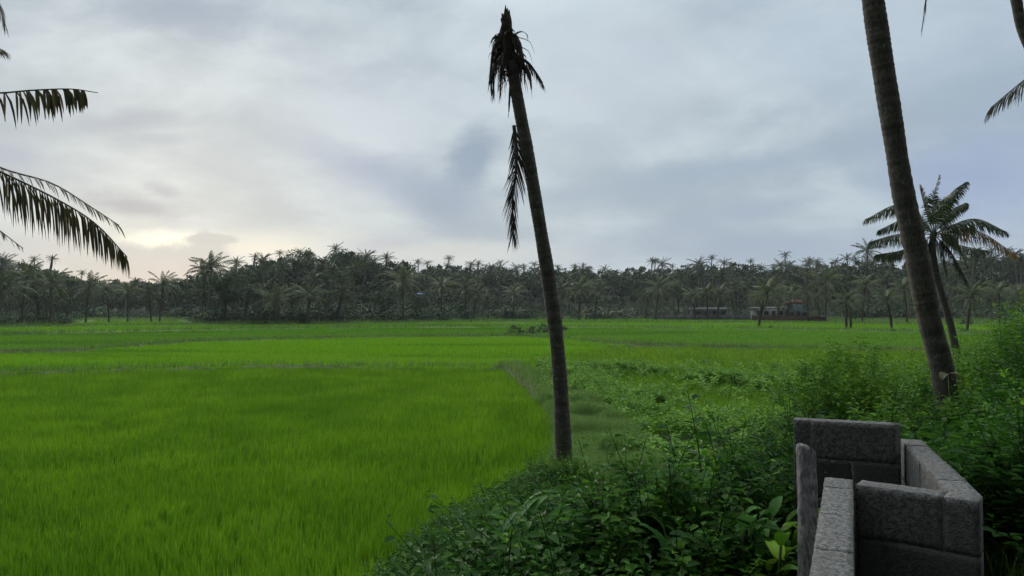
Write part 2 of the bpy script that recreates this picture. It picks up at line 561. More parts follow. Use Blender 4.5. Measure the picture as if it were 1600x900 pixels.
def bund_mask(x, y):
    px = pxof(x, y); ok = (y > 8)
    w = vnoise(x * .35, y * .35, 5) * 1.5 - .25
    m = np.zeros(np.shape(x))
    for (bx, bd), hw in ((B1, .15), (B2, .5), (B3, .9), (B4, 1.3)):
        d = np.abs(y - np.interp(px, bx, bd))
        mm = 1 - sstep(d, hw * (.5 + w), hw * (1.2 + w) + .3)
        if bd is B1[1]: mm = mm * (px < 800)
        m = np.maximum(m, mm)
    hw = np.interp(y, [14, 20, 30, 46], [1.5, 1.1, .95, .7])
    d = np.abs(x - np.interp(y, *MAINB))
    m = np.maximum(m, (1 - sstep(d, hw * .8, hw * 1.25)) * ((y > 12) & (y < 47)))
    return m * ok


def ground_z(x, y):
    x = np.asarray(x, float); y = np.asarray(y, float)
    z = np.zeros(x.shape)
    d = toe_dist(x, y)
    hm = np.interp(y, [0, 4, 8, 12, 20], [2.45, 2.4, 1.7, .85, .7])
    hm = hm + (np.interp(y, [0, 4, 8, 12, 20], [2.45, 2.4, 2.25, 2.0, 1.5]) - hm) * sstep(x, 4.0, 5.6) + .55 * sstep(x / np.maximum(y, 1), .60, .70) * sstep(y, 5, 9)
    z = z + hm * sstep(d, -.4, np.where(x > 3, 4.2, 6.0)) * (1 - 0.0)
    z = z + np.where(d > 0, (vnoise(x * .7, y * .7, 3) - .5) * .35 * sstep(d, 0, 2), 0)
    z = z + .32 * bund_mask(x, y) * (d < 0)
    px = pxof(x, y); rd = np.where(y > 0, y, 0)
    f = D0(px)
    zs = 4 + (477 - sky_y(px)) * (f + 110) / FPX - 13.5
    zs = np.maximum(zs, 1.5)
    s = sstep(rd, f + 4, f + 115)
    z = z + (zs * s + .5 * sstep(rd, f - 8, f + 6)) * (y > 30)
    z = z - 6 * sstep(rd, f + 200, f + 500) * (y > 30) * (zs > 8)
    z = z + (vnoise(x * .15, y * .15, 9) - .5) * .25 * sstep(rd, 100, 150)
    return z


g = np.linspace(-1, 1, 321)
gx = np.sinh(g * 5.6) / np.sinh(5.6) * 720
gy = np.sinh(g * 5.6) / np.sinh(5.6) * 720 + 12
X, Y = np.meshgrid(gx, gy, indexing='ij')
Z = ground_z(X, Y) - .02
n = len(g)
ii, jj = np.meshgrid(np.arange(n - 1), np.arange(n - 1), indexing='ij')
k = ii * n + jj
F = np.stack([k, k + n, k + n + 1, k + 1], -1).reshape(-1, 4)
m, t, o = new_mat('ground_soil')
pos = position(t)
nz = noise(t, pos, .9, 6, .6); nb = noise(t, vscale(t, pos, (.02, .05, .05)), 1.0, 4, .5)
cfield = mix(t, nz.step(.35, .65), (.045, .10, .015), (.07, .15, .02))
csoil = mix(t, nz.step(.4, .65), (.038, .050, .018), (.065, .075, .030))
far = separate(t, pos)[1].step(55, 120)
c = mix(t, far * .85, csoil, cfield)
c = mix(t, nb.step(.45, .6) * far * .4, c, (.10, .17, .03))
hil = separate(t, pos)[2].step(.35, .9) * far
c = mix(t, hil, c, (.040, .055, .028))
p = principled(t, c, .95, .15, nz, .5, .05)
t.links.new(p.outputs[0], o.inputs[0])
ground = MB().add(np.stack([X, Y, Z], -1).reshape(-1, 3), F).build('ground', m, smooth=True)
tag(ground, kind='structure')


def on_ground(x, y):
    return np.array([x, y, float(ground_z(np.array([x]), np.array([y]))[0])])


# ------------------------------------------------------------------ rice and grass
def sample_view(nn, d0, d1, p0=-150, p1=1750, power=1.0):
    """random ground points between two distances and two picture columns"""
    r = rng.random(nn)
    if power == 1.0: D = np.sqrt(d0 ** 2 + r * (d1 ** 2 - d0 ** 2))
    else: D = d0 * (d1 / d0) ** r
    px = p0 + rng.random(nn) * (p1 - p0)
    return (px - 800) / FPX * D, D


def blades(x, y, h, w, lean=.25, segs=2, rnd=None, wind=.08, z=None):
    nb_ = len(x)
    z = ground_z(x, y) if z is None else z
    th = rng.random(nb_) * 2 * np.pi
    la = rng.random(nb_) * lean
    ld = rng.random(nb_) * 2 * np.pi
    tx, ty = np.cos(ld) * la * h + wind * h, np.sin(ld) * la * h
    wx, wy = np.cos(th) * w * .5, np.sin(th) * w * .5
    b = np.stack([x, y, z], -1)
    wv = np.stack([wx, wy, np.zeros(nb_)], -1)
    tip = b + np.stack([tx, ty, h * (1 - la * .35)], -1)
    rnd = rng.random(nb_) if rnd is None else rnd
    if segs == 1:
        V = np.stack([b - wv, b + wv, tip], 1).reshape(-1, 3)
        F = np.arange(nb_ * 3).reshape(-1, 3)
        return V, [F], np.repeat(rnd, 3)
    mid = b + np.stack([tx * .25, ty * .25, h * .55], -1)
    V = np.stack([b - wv * .8, b + wv * .8, mid + wv, mid - wv, tip], 1).reshape(-1, 3)
    i = np.arange(nb_)[:, None] * 5
    return V, [i + np.array([[0, 1, 2, 3]]), i + np.array([[3, 2, 4]])], np.repeat(rnd, 5)


def clustered(x, y, r, k):
    """k blades around each tuft centre"""
    x = np.repeat(x, k) + rng.normal(0, r, len(x) * k); y = np.repeat(y, k) + rng.normal(0, r, len(y) * k)
    return x, y


def b_at(B, x, y): return np.interp(pxof(x, y), *B)


def field_ok(x, y): return (toe_dist(x, y) < -.15) & (rng.random(len(x)) > bund_mask(x, y) * 1.6) & (y < D0(pxof(x, y)) - 4)


# near left paddy
mb = MB()
for (d0, d1, nn, kk, w, hh, sg) in ((8.0, 17, 14000, 11, .0075, .34, 2), (17, 30, 26000, 7, .011, .35, 2), (30, 47, 34000, 5, .020, .36, 1)):
    x, y = sample_view(nn, d0, d1, -150, 980)
    m_ = (x < np.interp(y, *MAINB) - .3) & (y < b_at(B1, x, y)) & field_ok(x, y)
    x, y = x[m_], y[m_]
    hs = .90 + .26 * vnoise(x * .55, y * .4, 11) + .10 * vnoise(x * 2.2, y * 2.2, 12)
    x2, y2 = clustered(x, y, .032, kk); hs = np.repeat(hs, kk)
    rr = np.repeat(.15 + .7 * vnoise(x * .9 + 3, y * .6, 14), kk) * .42 + rng.random(len(x2)) * .58
    mb.add(*blades(x2, y2, hh * hs * rng.uniform(.6, 1.2, len(x2)), w, .24, sg, rr, .02, z=np.zeros(len(x2))))
tag(mb.build('rice_crop', M['rice_near']), 'deep green rice of the large paddy nearest the camera, left of the weedy bund', 'rice crop', kind='stuff')

# right hand paddy behind the weeds
mb = MB()
for (d0, d1, nn, kk, w, hh, sg) in ((14, 30, 22000, 9, .013, .42, 2), (30, 68, 40000, 5, .028, .42, 1)):
    x, y = sample_view(nn, d0, d1, 760, 1750)
    m_ = (x > np.interp(y, *MAINB) + .3) & (y < b_at(B2, x, y)) & field_ok(x, y) & ((y < 47) | (pxof(x, y) > 800 + 6 * (y - 47)))
    x, y = x[m_], y[m_]
    hs = .7 + .5 * vnoise(x * .5, y * .4, 11)
    x2, y2 = clustered(x, y, .06, kk); hs = np.repeat(hs, kk)
    mb.add(*blades(x2, y2, hh * hs * rng.uniform(.7, 1.15, len(x2)), w, .3, sg, z=np.zeros(len(x2))))
tag(mb.build('rice_crop', M['rice_near']), 'rice of the right hand paddy half overgrown by broad-leaved weeds', 'rice crop', kind='stuff')

# bright strip behind the first bund
mb = MB()
x, y = sample_view(75000, 38, 95, -150, 1200)
m_ = (y > b_at(B1, x, y)) & (y < b_at(B2, x, y)) & field_ok(x, y) & ~((y < 47) & (pxof(x, y) > 790)) & (pxof(x, y) < 800 + 6 * np.maximum(y - 47, 0) + 40)
x, y = x[m_], y[m_]
x2, y2 = clustered(x, y, .1, 4)
mb.add(*blades(x2, y2, .38 * rng.uniform(.7, 1.15, len(x2)), .045, .3, 1, z=np.zeros(len(x2))))
tag(mb.build('rice_crop', M['rice_bright']), 'bright yellow-green rice in the strip beyond the first bund, left of the broken palm', 'rice crop', kind='stuff')

# middle and far paddies
for (lo, hi, d0, d1, nn, w, mt, lab) in (
        (B2, B3, 55, 135, 95000, .075, 'rice_mid', 'mid green rice of the broad paddy around the small shrubs behind the broken palm'),
        (B3, None, 88, 205, 120000, .12, 'rice_bright', 'pale green rice of the farthest paddies reaching the foot of the palm grove')):
    mb = MB()
    x, y = sample_view(nn, d0, d1, -150, 1750)
    m_ = (y > b_at(lo, x, y)) & field_ok(x, y)
    if hi: m_ &= y < b_at(hi, x, y)
    x, y = x[m_], y[m_]
    x2, y2 = clustered(x, y, .2, 3)
    mb.add(*blades(x2, y2, .36 * rng.uniform(.7, 1.2, len(x2)), w, .3, 1, z=np.zeros(len(x2))))
    tag(mb.build('rice_crop', M[mt]), lab, 'rice crop', kind='stuff')

# bund grass
mb = MB()
x, y = sample_view(90000, 12.5, 30, 700, 1300)
m_ = (rng.random(len(x)) < bund_mask(x, y) * 1.1 + 1.2 * ((x > 1.3) & (x < 5.2) & (y < 21) & (y > 12.5) & (vnoise(x * .6, y * .6, 21) > .30))) & (toe_dist(x, y) < 2.0)
x, y = x[m_], y[m_]
x2, y2 = clustered(x, y, .05, 5)
mb.add(*blades(x2, y2, (.14 + .42 * vnoise(x2 * 1.3, y2 * 1.3, 22)) * rng.uniform(.4, 1.4, len(x2)), .008, .9, 2))
x, y = sample_view(130000, 30, 100, -150, 1750)
m_ = (rng.random(len(x)) < bund_mask(x, y)) & (toe_dist(x, y) < 0)
x, y = x[m_], y[m_]
x2, y2 = clustered(x, y, .1, 5)
mb.add(*blades(x2, y2, .38 * rng.uniform(.4, 1.4, len(x2)), .02 + y2 * .00035, .7, 1))
x, y = sample_view(120000, 90, 205, -150, 1750)
m_ = (rng.random(len(x)) < bund_mask(x, y) + .5 * (y > D0(pxof(x, y)) - 5)) & (y < D0(pxof(x, y)) + 12)
x, y = x[m_], y[m_]
x2, y2 = clustered(x, y, .2, 3)
mb.add(*blades(x2, y2, .5 * rng.uniform(.4, 1.5, len(x2)), .1, .5, 1))
tag(mb.build('grass', M['grass']), 'pale wild grass along the earth bunds between the paddies', 'grass', kind='stuff')

# grass on the high bank near the block walls
mb = MB()
x = rng.uniform(1.5, 9, 26000); y = rng.uniform(1.5, 9, 26000)
m_ = (toe_dist(x, y) > 0) & ((x > 2.5) | (vnoise(x * 1.2, y * 1.2, 30) > .6)) & ~((x > 1.1) & (x < 2.6) & (y < 4.3))
x, y = x[m_], y[m_]
x2, y2 = clustered(x, y, .03, 5)
mb.add(*blades(x2, y2, .22 * rng.uniform(.5, 1.5, len(x2)), .006, .8, 2))
x = rng.uniform(-1.5, 4.5, 9000); y = rng.uniform(6.5, 12, 9000)
m_ = (vnoise(x * .9, y * .9, 31) > .55)
x, y = x[m_], y[m_]
x2, y2 = clustered(x, y, .03, 6)
mb.add(*blades(x2, y2, .35 * rng.uniform(.5, 1.5, len(x2)), .006, .8, 2))
tag(mb.build('grass', M['bank_grass']), 'loose green grass on the high bank beside the block walls', 'grass', kind='stuff')


# ------------------------------------------------------------------ leafy undergrowth
def sprig(nleaf, h, ll, lw, seed, spread=.85, droop=.25, curve=.25):
    r = np.random.default_rng(seed)
    path = spline([(0, 0, 0), (curve * h * .3, 0, h * .5), (curve * h, .03, h)], 5)
    Vt, Ft = tube(path, [.006, .005, .004, .003, .002], 3, caps=False)
    t = .25 + .75 * np.sort(r.random(nleaf))
    b = np.stack([np.interp(t, np.linspace(0, 1, 5), path[:, i]) for i in range(3)], -1)
    az = np.arange(nleaf) * 2.4 + r.random(nleaf)
    el = r.uniform(-.1, .75, nleaf) + (t > .9) * .5
    d = np.stack([np.cos(az) * np.cos(el), np.sin(az) * np.cos(el), np.sin(el)], -1)
    up = unit(np.stack([r.normal(0, .35, nleaf), r.normal(0, .35, nleaf), np.ones(nleaf)], -1))
    b2 = b + d * ll * .35 * spread
    sz = r.uniform(.65, 1.2, nleaf) * (1.1 - .35 * (t > .92))
    Vl, Fl = leaves(b2, d, up, ll * sz, lw * sz, .22, droop)
    V = np.vstack([Vt, Vl])
    a = np.concatenate([np.full(len(Vt), .1), np.repeat(r.random(nleaf) * .75 + .25 * (t > .9), 6)])  # tip leaves get a brighter colour, painting in the lit tops
    return V, [Ft[0], Fl + len(Vt)], a


SPR = [sprig(24, .42, .060, .030, 1), sprig(28, .50, .052, .026, 2), sprig(20, .40, .078, .040, 3), sprig(30, .55, .046, .024, 4)]
SPR_VINE = [sprig(14, .30, .085, .075, 11, 1.0, .3), sprig(12, .26, .10, .085, 12, 1.0, .3)]


def scatter_sprigs(mb, protos, x, y, z, scl, tilt=.5):
    which = rng.integers(0, len(protos), len(x))
    for q, pr in enumerate(protos):
        s = which == q
        if not s.any(): continue
        m_ = int(s.sum())
        mb.add(*scatter(pr, np.stack([x[s], y[s], z[s]], -1), rng.random(m_) * 6.28, scl[s],
                        rng.random(m_) * tilt, rng.random(m_) * 6.28))


def bank_cover(x, y):
    """height of the leaf mass above the bank soil"""
    d = toe_dist(x, y)
    h = .06 + .85 * vnoise(x * .7, y * .7, 41) ** 1.6 + .30 * vnoise(x * 1.9, y * 1.9, 42) ** 1.4
    h = h * sstep(d, -.9, .5) * (1 - .5 * sstep(y, 8.5, 11.5) * sstep(x, .2, 1.6) * (1 - sstep(x / np.maximum(y, 1), .42, .52)))
    # rising scrub on the right
    h = h + .45 * sstep(x / np.maximum(y, 1), .60, .70) * vnoise(x * .5 + 2, y * .5, 43) * sstep(d, 0, 1.5)
    return h


def clear_zone(x, y):
    """no scrub on the block tank or in front of the lens"""
    return ((x > 1.18) & (x < 2.75) & (y < 4.2)) | (y < 2.6) | (np.hypot(x, y) < 3.0)


mb = MB()
x = np.concatenate([rng.uniform(-4, 12, 40000), rng.uniform(-1, 6, 6500)]); y = np.concatenate([rng.uniform(3, 19, 40000), rng.uniform(2.6, 7, 6500)])
px_ = pxof(x, y)
dd = toe_dist(x, y)
grassy = (vnoise(x * .6, y * .6, 21) > .30) & (x > 1.3) & (x < 5.0) & (y > 12.6)
m_ = (dd > -.55) & ~clear_zone(x, y) & (px_ > -200) & (px_ < 1850) & ~grassy & ((x < 3.0 + .1 * y) | (y > 5.5) | (rng.random(len(x)) < .45))
x, y = x[m_], y[m_]
h = bank_cover(x, y)
z = ground_z(x, y) + h * rng.uniform(.0, 1, len(x)) ** .6 - .12
kind_ = vnoise(x * .55 + 9, y * .55, 77) + rng.normal(0, .05, len(x))
SPR_LONG = [sprig(20, .50, .11, .026, 5, .9, .45), sprig(22, .42, .095, .024, 6, .9, .4)]
SPR_WIDE = [sprig(18, .36, .070, .048, 7, 1.0, .3), sprig(26, .6, .065, .032, 8)]
for pr_, s_ in ((SPR, (kind_ > .32) & (kind_ < .58)), (SPR_LONG, kind_ <= .32), (SPR_WIDE, kind_ >= .58)):
    scatter_sprigs(mb, pr_, x[s_], y[s_], z[s_], rng.uniform(.55, 1.15, s_.sum()), .9)
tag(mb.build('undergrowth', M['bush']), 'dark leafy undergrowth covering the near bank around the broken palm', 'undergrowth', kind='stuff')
NEARX, NEARY = x, y

mb = MB()
x = rng.uniform(2.6, 40, 26000); y = rng.uniform(8.5, 42, 26000)
dd = toe_dist(x, y); px_ = pxof(x, y)
m_ = (dd > -.8) & (dd < 7) & (px_ < 1850) & (px_ > 1120) & (rng.random(len(x)) < np.clip(1.4 - y / 40, .25, 1))
x, y, dd = x[m_], y[m_], dd[m_]
h = bank_cover(x, y) * 1.15
z = ground_z(x, y) + h * rng.uniform(0, 1, len(x)) ** .5
scatter_sprigs(mb, SPR + SPR_WIDE[1:], x, y, z, rng.uniform(.8, 1.4, len(x)) * (1 + y * .012), .8)
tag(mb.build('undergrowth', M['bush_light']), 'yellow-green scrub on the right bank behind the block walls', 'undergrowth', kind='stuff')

# weeds creeping over the right paddy
mb = MB()
x, y = sample_view(42000, 15, 46, 840, 1700)
wn = vnoise(x * .28, y * .22, 51) * .6 + vnoise(x * .9, y * .7, 52) * .4
xr = x - np.interp(y, *MAINB)
near_b = np.exp(-np.abs(xr - 2.2) / 1.2) * .12 + np.exp(-np.maximum(-toe_dist(x, y), 0) / 2.5) * .16
m_ = ((xr > np.where(y < 32, 1.1, .5)) | ((xr > -.6) & (rng.random(len(x)) < .10))) & (toe_dist(x, y) < 0) & (rng.random(len(x)) < 0.03 + .46 * sstep(wn + near_b - .10 * sstep(y, 28, 44), .52, .72))
x, y = x[m_], y[m_]
h = .10 + .30 * vnoise(x * .8, y * .8, 53)
scatter_sprigs(mb, SPR_VINE + SPR[:1], x, y, h, rng.uniform(.9, 1.3, len(x)) * (1 + y * .010), .7)
tag(mb.build('weeds', M['weeds']), 'broad-leaved creeping weeds spreading over the right hand paddy', 'weeds', kind='stuff')


# ------------------------------------------------------------------ palms
def frond(path, n_leaf=40, llen=.7, lw=.035, droop=.6, segs=3, start=.14, miss=0.0, seed=0, ang0=1.15, ang1=.35, rw=.022,
          side=(1, 1), up=(0, 0, 1), wind=(0, 0, 0), tipfull=.35, ragged=.12, ts=None):
    """a feather leaf along a path: rachis tube and leaflet strips"""
    r = np.random.default_rng(seed)
    P = spline(path, max(8, min(24, n_leaf // 2)))
    m_ = len(P)
    Vr, Fr = tube(P, np.linspace(rw, rw * .22, m_), 4, caps=True)
    T = unit(np.gradient(P, axis=0))
    tt = np.linspace(0, 1, m_)
    Vs, Fs, As = [Vr], list(Fr), [np.full(len(Vr), .85)]
    n0 = len(Vr)
    upv = np.asarray(up, float)
    for sd in (-1, 1):
        if not side[(sd + 1) // 2]: continue
        t = start + (1 - start) * (np.arange(n_leaf) + r.random(n_leaf) * .5) / n_leaf
        keep = r.random(n_leaf) > miss
        t = np.clip(t[keep], 0, 1)
        if ts is not None: t = np.array(ts) + r.normal(0, .004, len(ts))
        k_ = len(t)
        if k_ == 0: continue
        b = np.stack([np.interp(t, tt, P[:, i]) for i in range(3)], -1)
        T_ = unit(np.stack([np.interp(t, tt, T[:, i]) for i in range(3)], -1))
        S_ = unit(np.cross(T_, upv)) * sd
        N_ = np.cross(S_, T_) * sd
        ang = ang0 + (ang1 - ang0) * t + r.normal(0, .08, k_)
        L_ = llen * np.interp(t, [0, .12, .35, .7, .9, 1], [.45, .75, 1, .85, .58, tipfull]) * (1 - ragged * r.random(k_) * 2)
        d = unit(S_ * np.sin(ang)[:, None] + T_ * np.cos(ang)[:, None] + N_ * (.18 + r.normal(0, .06, k_))[:, None])
        dr = droop * (1 + r.normal(0, .15, k_))
        cur = b.copy(); pts = [b]
        for s in range(segs):
            f = (s + 1) / segs
            dd_ = unit(d + np.array([0, 0, -1.0]) * (dr * f * 2.2)[:, None] + np.asarray(wind) * f)
            cur = cur + dd_ * (L_ / segs)[:, None]
            pts.append(cur)
        prof = {1: [.7, 0.12], 2: [.6, 1, .1], 3: [.55, 1, .75, .08], 4: [.5, 1, .9, .6, .06]}[segs]
        rows = []
        wdir = unit(T_ + r.normal(0, .15, (k_, 3)))
        for s, pt in enumerate(pts):
            w_ = lw * prof[s] * .5
            rows.append(pt - wdir * w_); rows.append(pt + wdir * w_)
        V = np.stack(rows, 1).reshape(-1, 3)
        q = 2 * (segs + 1); i = np.arange(k_)[:, None] * q
        for s in range(segs):
            Fs.append(i + np.array([[2 * s, 2 * s + 1, 2 * s + 3, 2 * s + 2]]) + n0)
        Vs.append(V); As.append(np.repeat(r.random(k_), q)); n0 += len(V)
    return np.vstack(Vs), Fs, np.concatenate(As)


def frond_path(az, el0, bend, L_, npt=7, wind=(0, 0, 0)):
    """arching path from the origin"""
    p = np.zeros(3); out = [p.copy()]
    for i in range(npt):
        f = (i + .5) / npt
        el = el0 - bend * f ** 1.3
        d = np.array([math.cos(az) * math.cos(el), math.sin(az) * math.cos(el), math.sin(el)]) + np.asarray(wind) * f
        p = p + unit(d) * L_ / npt; out.append(p.copy())
    return np.array(out)


def crown_geo(seed, nf, L_, n_leaf, lw, segs, wind=(0, 0, 0), llen=.85, hang=.35, dead=0):
    r = np.random.default_rng(seed)
    mb = MB()
    for i in range(nf):
        f = (i + .5) / nf
        az = i * 2.4 + r.normal(0, .15)
        el = 1.45 - (1.45 + hang) * f ** 1.05 + r.normal(0, .12)
        LL = L_ * r.uniform(.82, 1.08) * (1 - .25 * (f < .12))
        pth = frond_path(az, el, .55 + .5 * r.random() + .55 * f, LL, wind=np.asarray(wind) * .5)
        V, F_, a = frond(pth, n_leaf, llen * LL / 4.2, lw, .45 + .35 * f, segs, seed=seed * 97 + i, wind=wind, rw=.035)
        a = a * .35 + r.random() * .4 + (.25 if f > .85 and r.random() < .7 else 0)
        mb.add(V, F_, a)
    for i in range(7):   # nuts tucked under the leaves
        a_ = r.random() * 6.28; c_ = np.array([math.cos(a_) * .3, math.sin(a_) * .3, -.25 - .2 * r.random()])
        V, F_ = tube([c_ + (0, 0, .13), c_ + (0, 0, .08), c_, c_ - (0, 0, .1), c_ - (0, 0, .14)], [.03, .1, .13, .09, .02], 6)
        mb.add(V, F_, .5)
    return mb


def palm_trunk_geo(path, r0, r1, ring=.11, sides=14, seed=0, rough=.024, flare=1.5):
    """trunk with leaf-scar rings"""
    r = np.random.default_rng(seed)
    P = spline(path, 60); L_ = np.sum(np.linalg.norm(np.diff(P, axis=0), axis=1))
    nr = int(L_ / ring) * 3
    stp = np.repeat(r.uniform(.45, 1.6, nr // 3), 3)
    s = np.concatenate([[0], np.cumsum(stp * np.tile([.25, .3, .45], nr // 3))]); s = s / s[-1] * L_
    Pd = spline(path, 400); sd = np.concatenate([[0], np.cumsum(np.linalg.norm(np.diff(Pd, axis=0), axis=1))])
    P = np.stack([np.interp(s, sd / sd[-1] * L_, Pd[:, i]) for i in range(3)], -1); f = s / L_
    rad = r0 + (r1 - r0) * f ** .8
    rad = rad * (1 + (flare - 1) * np.exp(-s / .45))
    ph = np.arange(nr + 1) % 3
    rad = rad * (1 + .035 * np.sin(s * 2.1 + seed) + .02 * np.sin(s * 5.3)) * (1 + rough * np.where(ph == 0, -.8, np.where(ph == 1, .55, .1)) + r.normal(0, rough * .25, nr + 1))
    jit = 1 + r.normal(0, rough * .35, (nr + 1, sides))
    V, F_ = tube(P, rad, sides, True, jit)
    a = np.concatenate([np.repeat(s, sides), [0, L_]])
    return V, F_, a


def big_leaf_early(base, az, el, L_, Wd, droop, seed=0, segs=7):
    """one broad leaf with a midrib fold"""
    pth = frond_path(az, el, droop, L_, segs) + base
    T = unit(np.gradient(pth, axis=0)); up = np.array([0, 0, 1.0])
    S_ = unit(np.cross(T, up)); N_ = np.cross(S_, T)
    r = np.random.default_rng(seed)
    n_ = len(pth); t = np.linspace(0, 1, n_)
    w = Wd * .5 * np.sin(np.pi * np.clip(t, .03, .99) ** .75) ** .8
    w = w * (1 + r.normal(0, .04, n_))
    V = np.stack([pth + S_ * w[:, None] + N_ * w[:, None] * .35, pth, pth - S_ * w[:, None] + N_ * w[:, None] * .35], 1).reshape(-1, 3)
    i = np.arange(n_ - 1)[:, None] * 3
    F_ = np.concatenate([i + np.array([[0, 1, 4, 3]]), i + np.array([[1, 2, 5, 4]])])
    return V, F_


# the tall broken palm in the middle
def near_palm(name, label, pix, D, r0, r1, seed, base_extra=.4, Dtop=None):
    pts = []
    for i, (px, py) in enumerate(pix):
        dd_ = D if Dtop is None else D + (Dtop - D) * i / (len(pix) - 1)
        pts.append(at(px, py, dd_))
    pts = np.array(pts)
    base = pts[0].copy(); gz = on_ground(base[0], base[1])
    pts[0] = [base[0], base[1], gz[2] - base_extra]
    root = empty(name, (base[0], base[1], gz[2]))
    tag(root, label, 'palm tree')
    off = np.array(root.location)
    V, F_, a = palm_trunk_geo(pts - off, r0, r1, seed=seed, sides=18, ring=.10)
    MB().add(V, F_, a).build('trunk', M['bark'], root, smooth=False)
    return root, off, pts


brk, off, pts = near_palm('broken_coconut_palm', 'tall dead coconut palm with a snapped-off top and black drooping remnants, alone in mid view',
                          [(884, 748), (880, 691), (875, 593), (867, 505), (855, 422), (845, 362), (838, 320), (829, 267), (817, 200), (806, 140), (797, 92)],
                          15.6, .172, .128, 5)
# ragged snag
mb = MB()
path = np.array([at(797, 96, 15.6), at(794, 70, 15.6), at(791, 45, 15.6), at(791, 24, 15.6)]) - off
V, F_ = tube(spline(path, 10), np.linspace(.155, .095, 10) * (1 + rng.normal(0, .12, 10)), 9, True, 1 + rng.normal(0, .16, (10, 9)))
mb.add(V, F_)
for (x0, x1, y0, y1) in ((788, 784, 30, 20), (790, 790, 28, 8), (794, 796, 28, 15), (792, 793, 26, 12), (797, 798, 40, 26)):
    V, F_ = tube(np.array([at(x0, y0 + 8, 15.6), at((x0 + x1) / 2, (y0 + y1) / 2, 15.6 - .03), at(x1, y1, 15.6)]) - off, [.05, .035, .006], 5, True)
    mb.add(V, F_)
mb.build('snapped_top', M['dead_wood'], brk)
# bent leaf bases and hanging shreds
stub = [((792, 62), (774, 70), (768, 100), (764, 135)), ((794, 70), (778, 80), (772, 110), (771, 152)), ((796, 75), (786, 95), (783, 120), (782, 150)),
        ((798, 68), (812, 76), (818, 98), (820, 132)), ((800, 80), (808, 92), (812, 110), (814, 128)), ((800, 88), (822, 96), (836, 112), (848, 130)),
        ((797, 92), (800, 110), (797, 140), (795, 175)), ((795, 60), (783, 52), (778, 58), (775, 72)), ((797, 58), (806, 56), (810, 66), (812, 84)),
        ((801, 90), (818, 102), (828, 118), (830, 140)), ((794, 84), (776, 100), (768, 122), (768, 150)), ((796, 60), (790, 80), (786, 100), (790, 128))]
for q, pp in enumerate(stub):
    dd_ = [15.6 + .25 * math.sin(q * 2.1) * f for f in (0, .5, 1, 1)]
    pth = np.array([at(px, py, d) for (px, py), d in zip(pp, dd_)]) - off
    V, F_, a = frond(pth, 34, .42, .034, 1.3, 3, .12, .08, 300 + q, ang0=1.0, ang1=.4, rw=.055, tipfull=.7, ragged=.25)
    MB().add(V, F_, a).build('dead_frond', M['palm_dead'], brk)
mb = MB(); r_ = np.random.default_rng(44)
for q in range(90):
    x0 = r_.uniform(785, 812); y0 = r_.uniform(55, 120); sx = r_.choice([-1, 1]) * r_.uniform(3, 26); ln = r_.uniform(15, 55); d0 = 15.6 + r_.uniform(-.3, .3)
    V, F_ = tube(spline(np.array([at(x0, y0, 15.6), at(x0 + sx * .7, y0 + ln * .25, d0), at(x0 + sx, y0 + ln, d0)]) - off, 5), [.012, .010, .007, .005, .002], 3, False)
    mb.add(V, F_, r_.random())
for q in range(16):
    x0 = r_.uniform(786, 806); y0 = r_.uniform(48, 96); sx = r_.choice([-1, 1]) * r_.uniform(4, 14)
    V, F_ = big_leaf_early(at(x0, y0, 15.6) - off, r_.uniform(0, 6.28), .6, r_.uniform(.3, .6), r_.uniform(.06, .12), 2.4, q)
    mb.add(V, F_, r_.random())
mb.build('fibre', M['palm_dead'], brk)
pth = np.array([at(803, 196, 15.35), at(807, 235, 15.3), at(806, 270, 15.28), at(801, 310, 15.28), at(802, 350, 15.3), at(804, 382, 15.3)]) - off
V, F_, a = frond(pth, 110, .80, .045, .35, 4, .02, .08, 350, ang0=.58, ang1=.15, rw=.04, tipfull=.12, up=(0, 1, 0), ragged=.22)
MB().add(V, F_, a).build('hanging_frond', M['palm_dead'], brk)

# the thick leaning palm on the right
pr, off, pts = near_palm('leaning_coconut_palm', 'thick leaning coconut palm rising from the right bank out of the picture top',
                         [(1482, 622), (1476, 600), (1452, 500), (1433, 400), (1411, 300), (1395, 200), (1379, 100), (1364, 0), (1348, -130), (1330, -420)], 9.9, .150, .130, 8)
top = at(1330, -420, 9.9)
for q in range(22):
    az = q * 2.4 + .5; f = q / 22
    pth = frond_path(az, 1.25 - 1.45 * f, 1.3 + .4 * f, 3.5) + top - off
    V, F_, a = frond(pth, 55, .75, .035, .8, 3, seed=400 + q, rw=.028)
    MB().add(V, F_, a).build('frond', M['palm_near'], pr)
pth = np.array([top, at(1400, -440, 9.4), at(1445, -260, 9.0), at(1452, -60, 8.9), at(1441, 44, 8.9)]) - off
V, F_, a = frond(pth, 60, .42, .022, 1.4, 3, .15, .05, 430, ang0=.6, ang1=.2)
MB().add(V, F_, a).build('frond', M['palm_near'], pr)

# slim palm cut by the right edge
pe, off, pts = near_palm('slim_coconut_palm', 'slim dark palm trunk crossing the top right corner of the picture',
                         [(1800, 640), (1760, 480), (1700, 300), (1640, 140), (1600, 52), (1588, 0), (1576, -70), (1545, -330)], 19, .15, .12, 9)
top = at(1545, -330, 19)
for q in range(20):
    f = q / 20
    pth = frond_path(q * 2.4 + .5, 1.25 - 1.3 * f, 1.3 + .3 * f, 3.4) + top - off
    V, F_, a = frond(pth, 40, .75, .04, .8, 2, seed=450 + q, rw=.028)
    MB().add(V, F_, a).build('frond', M['palm_near'], pe)

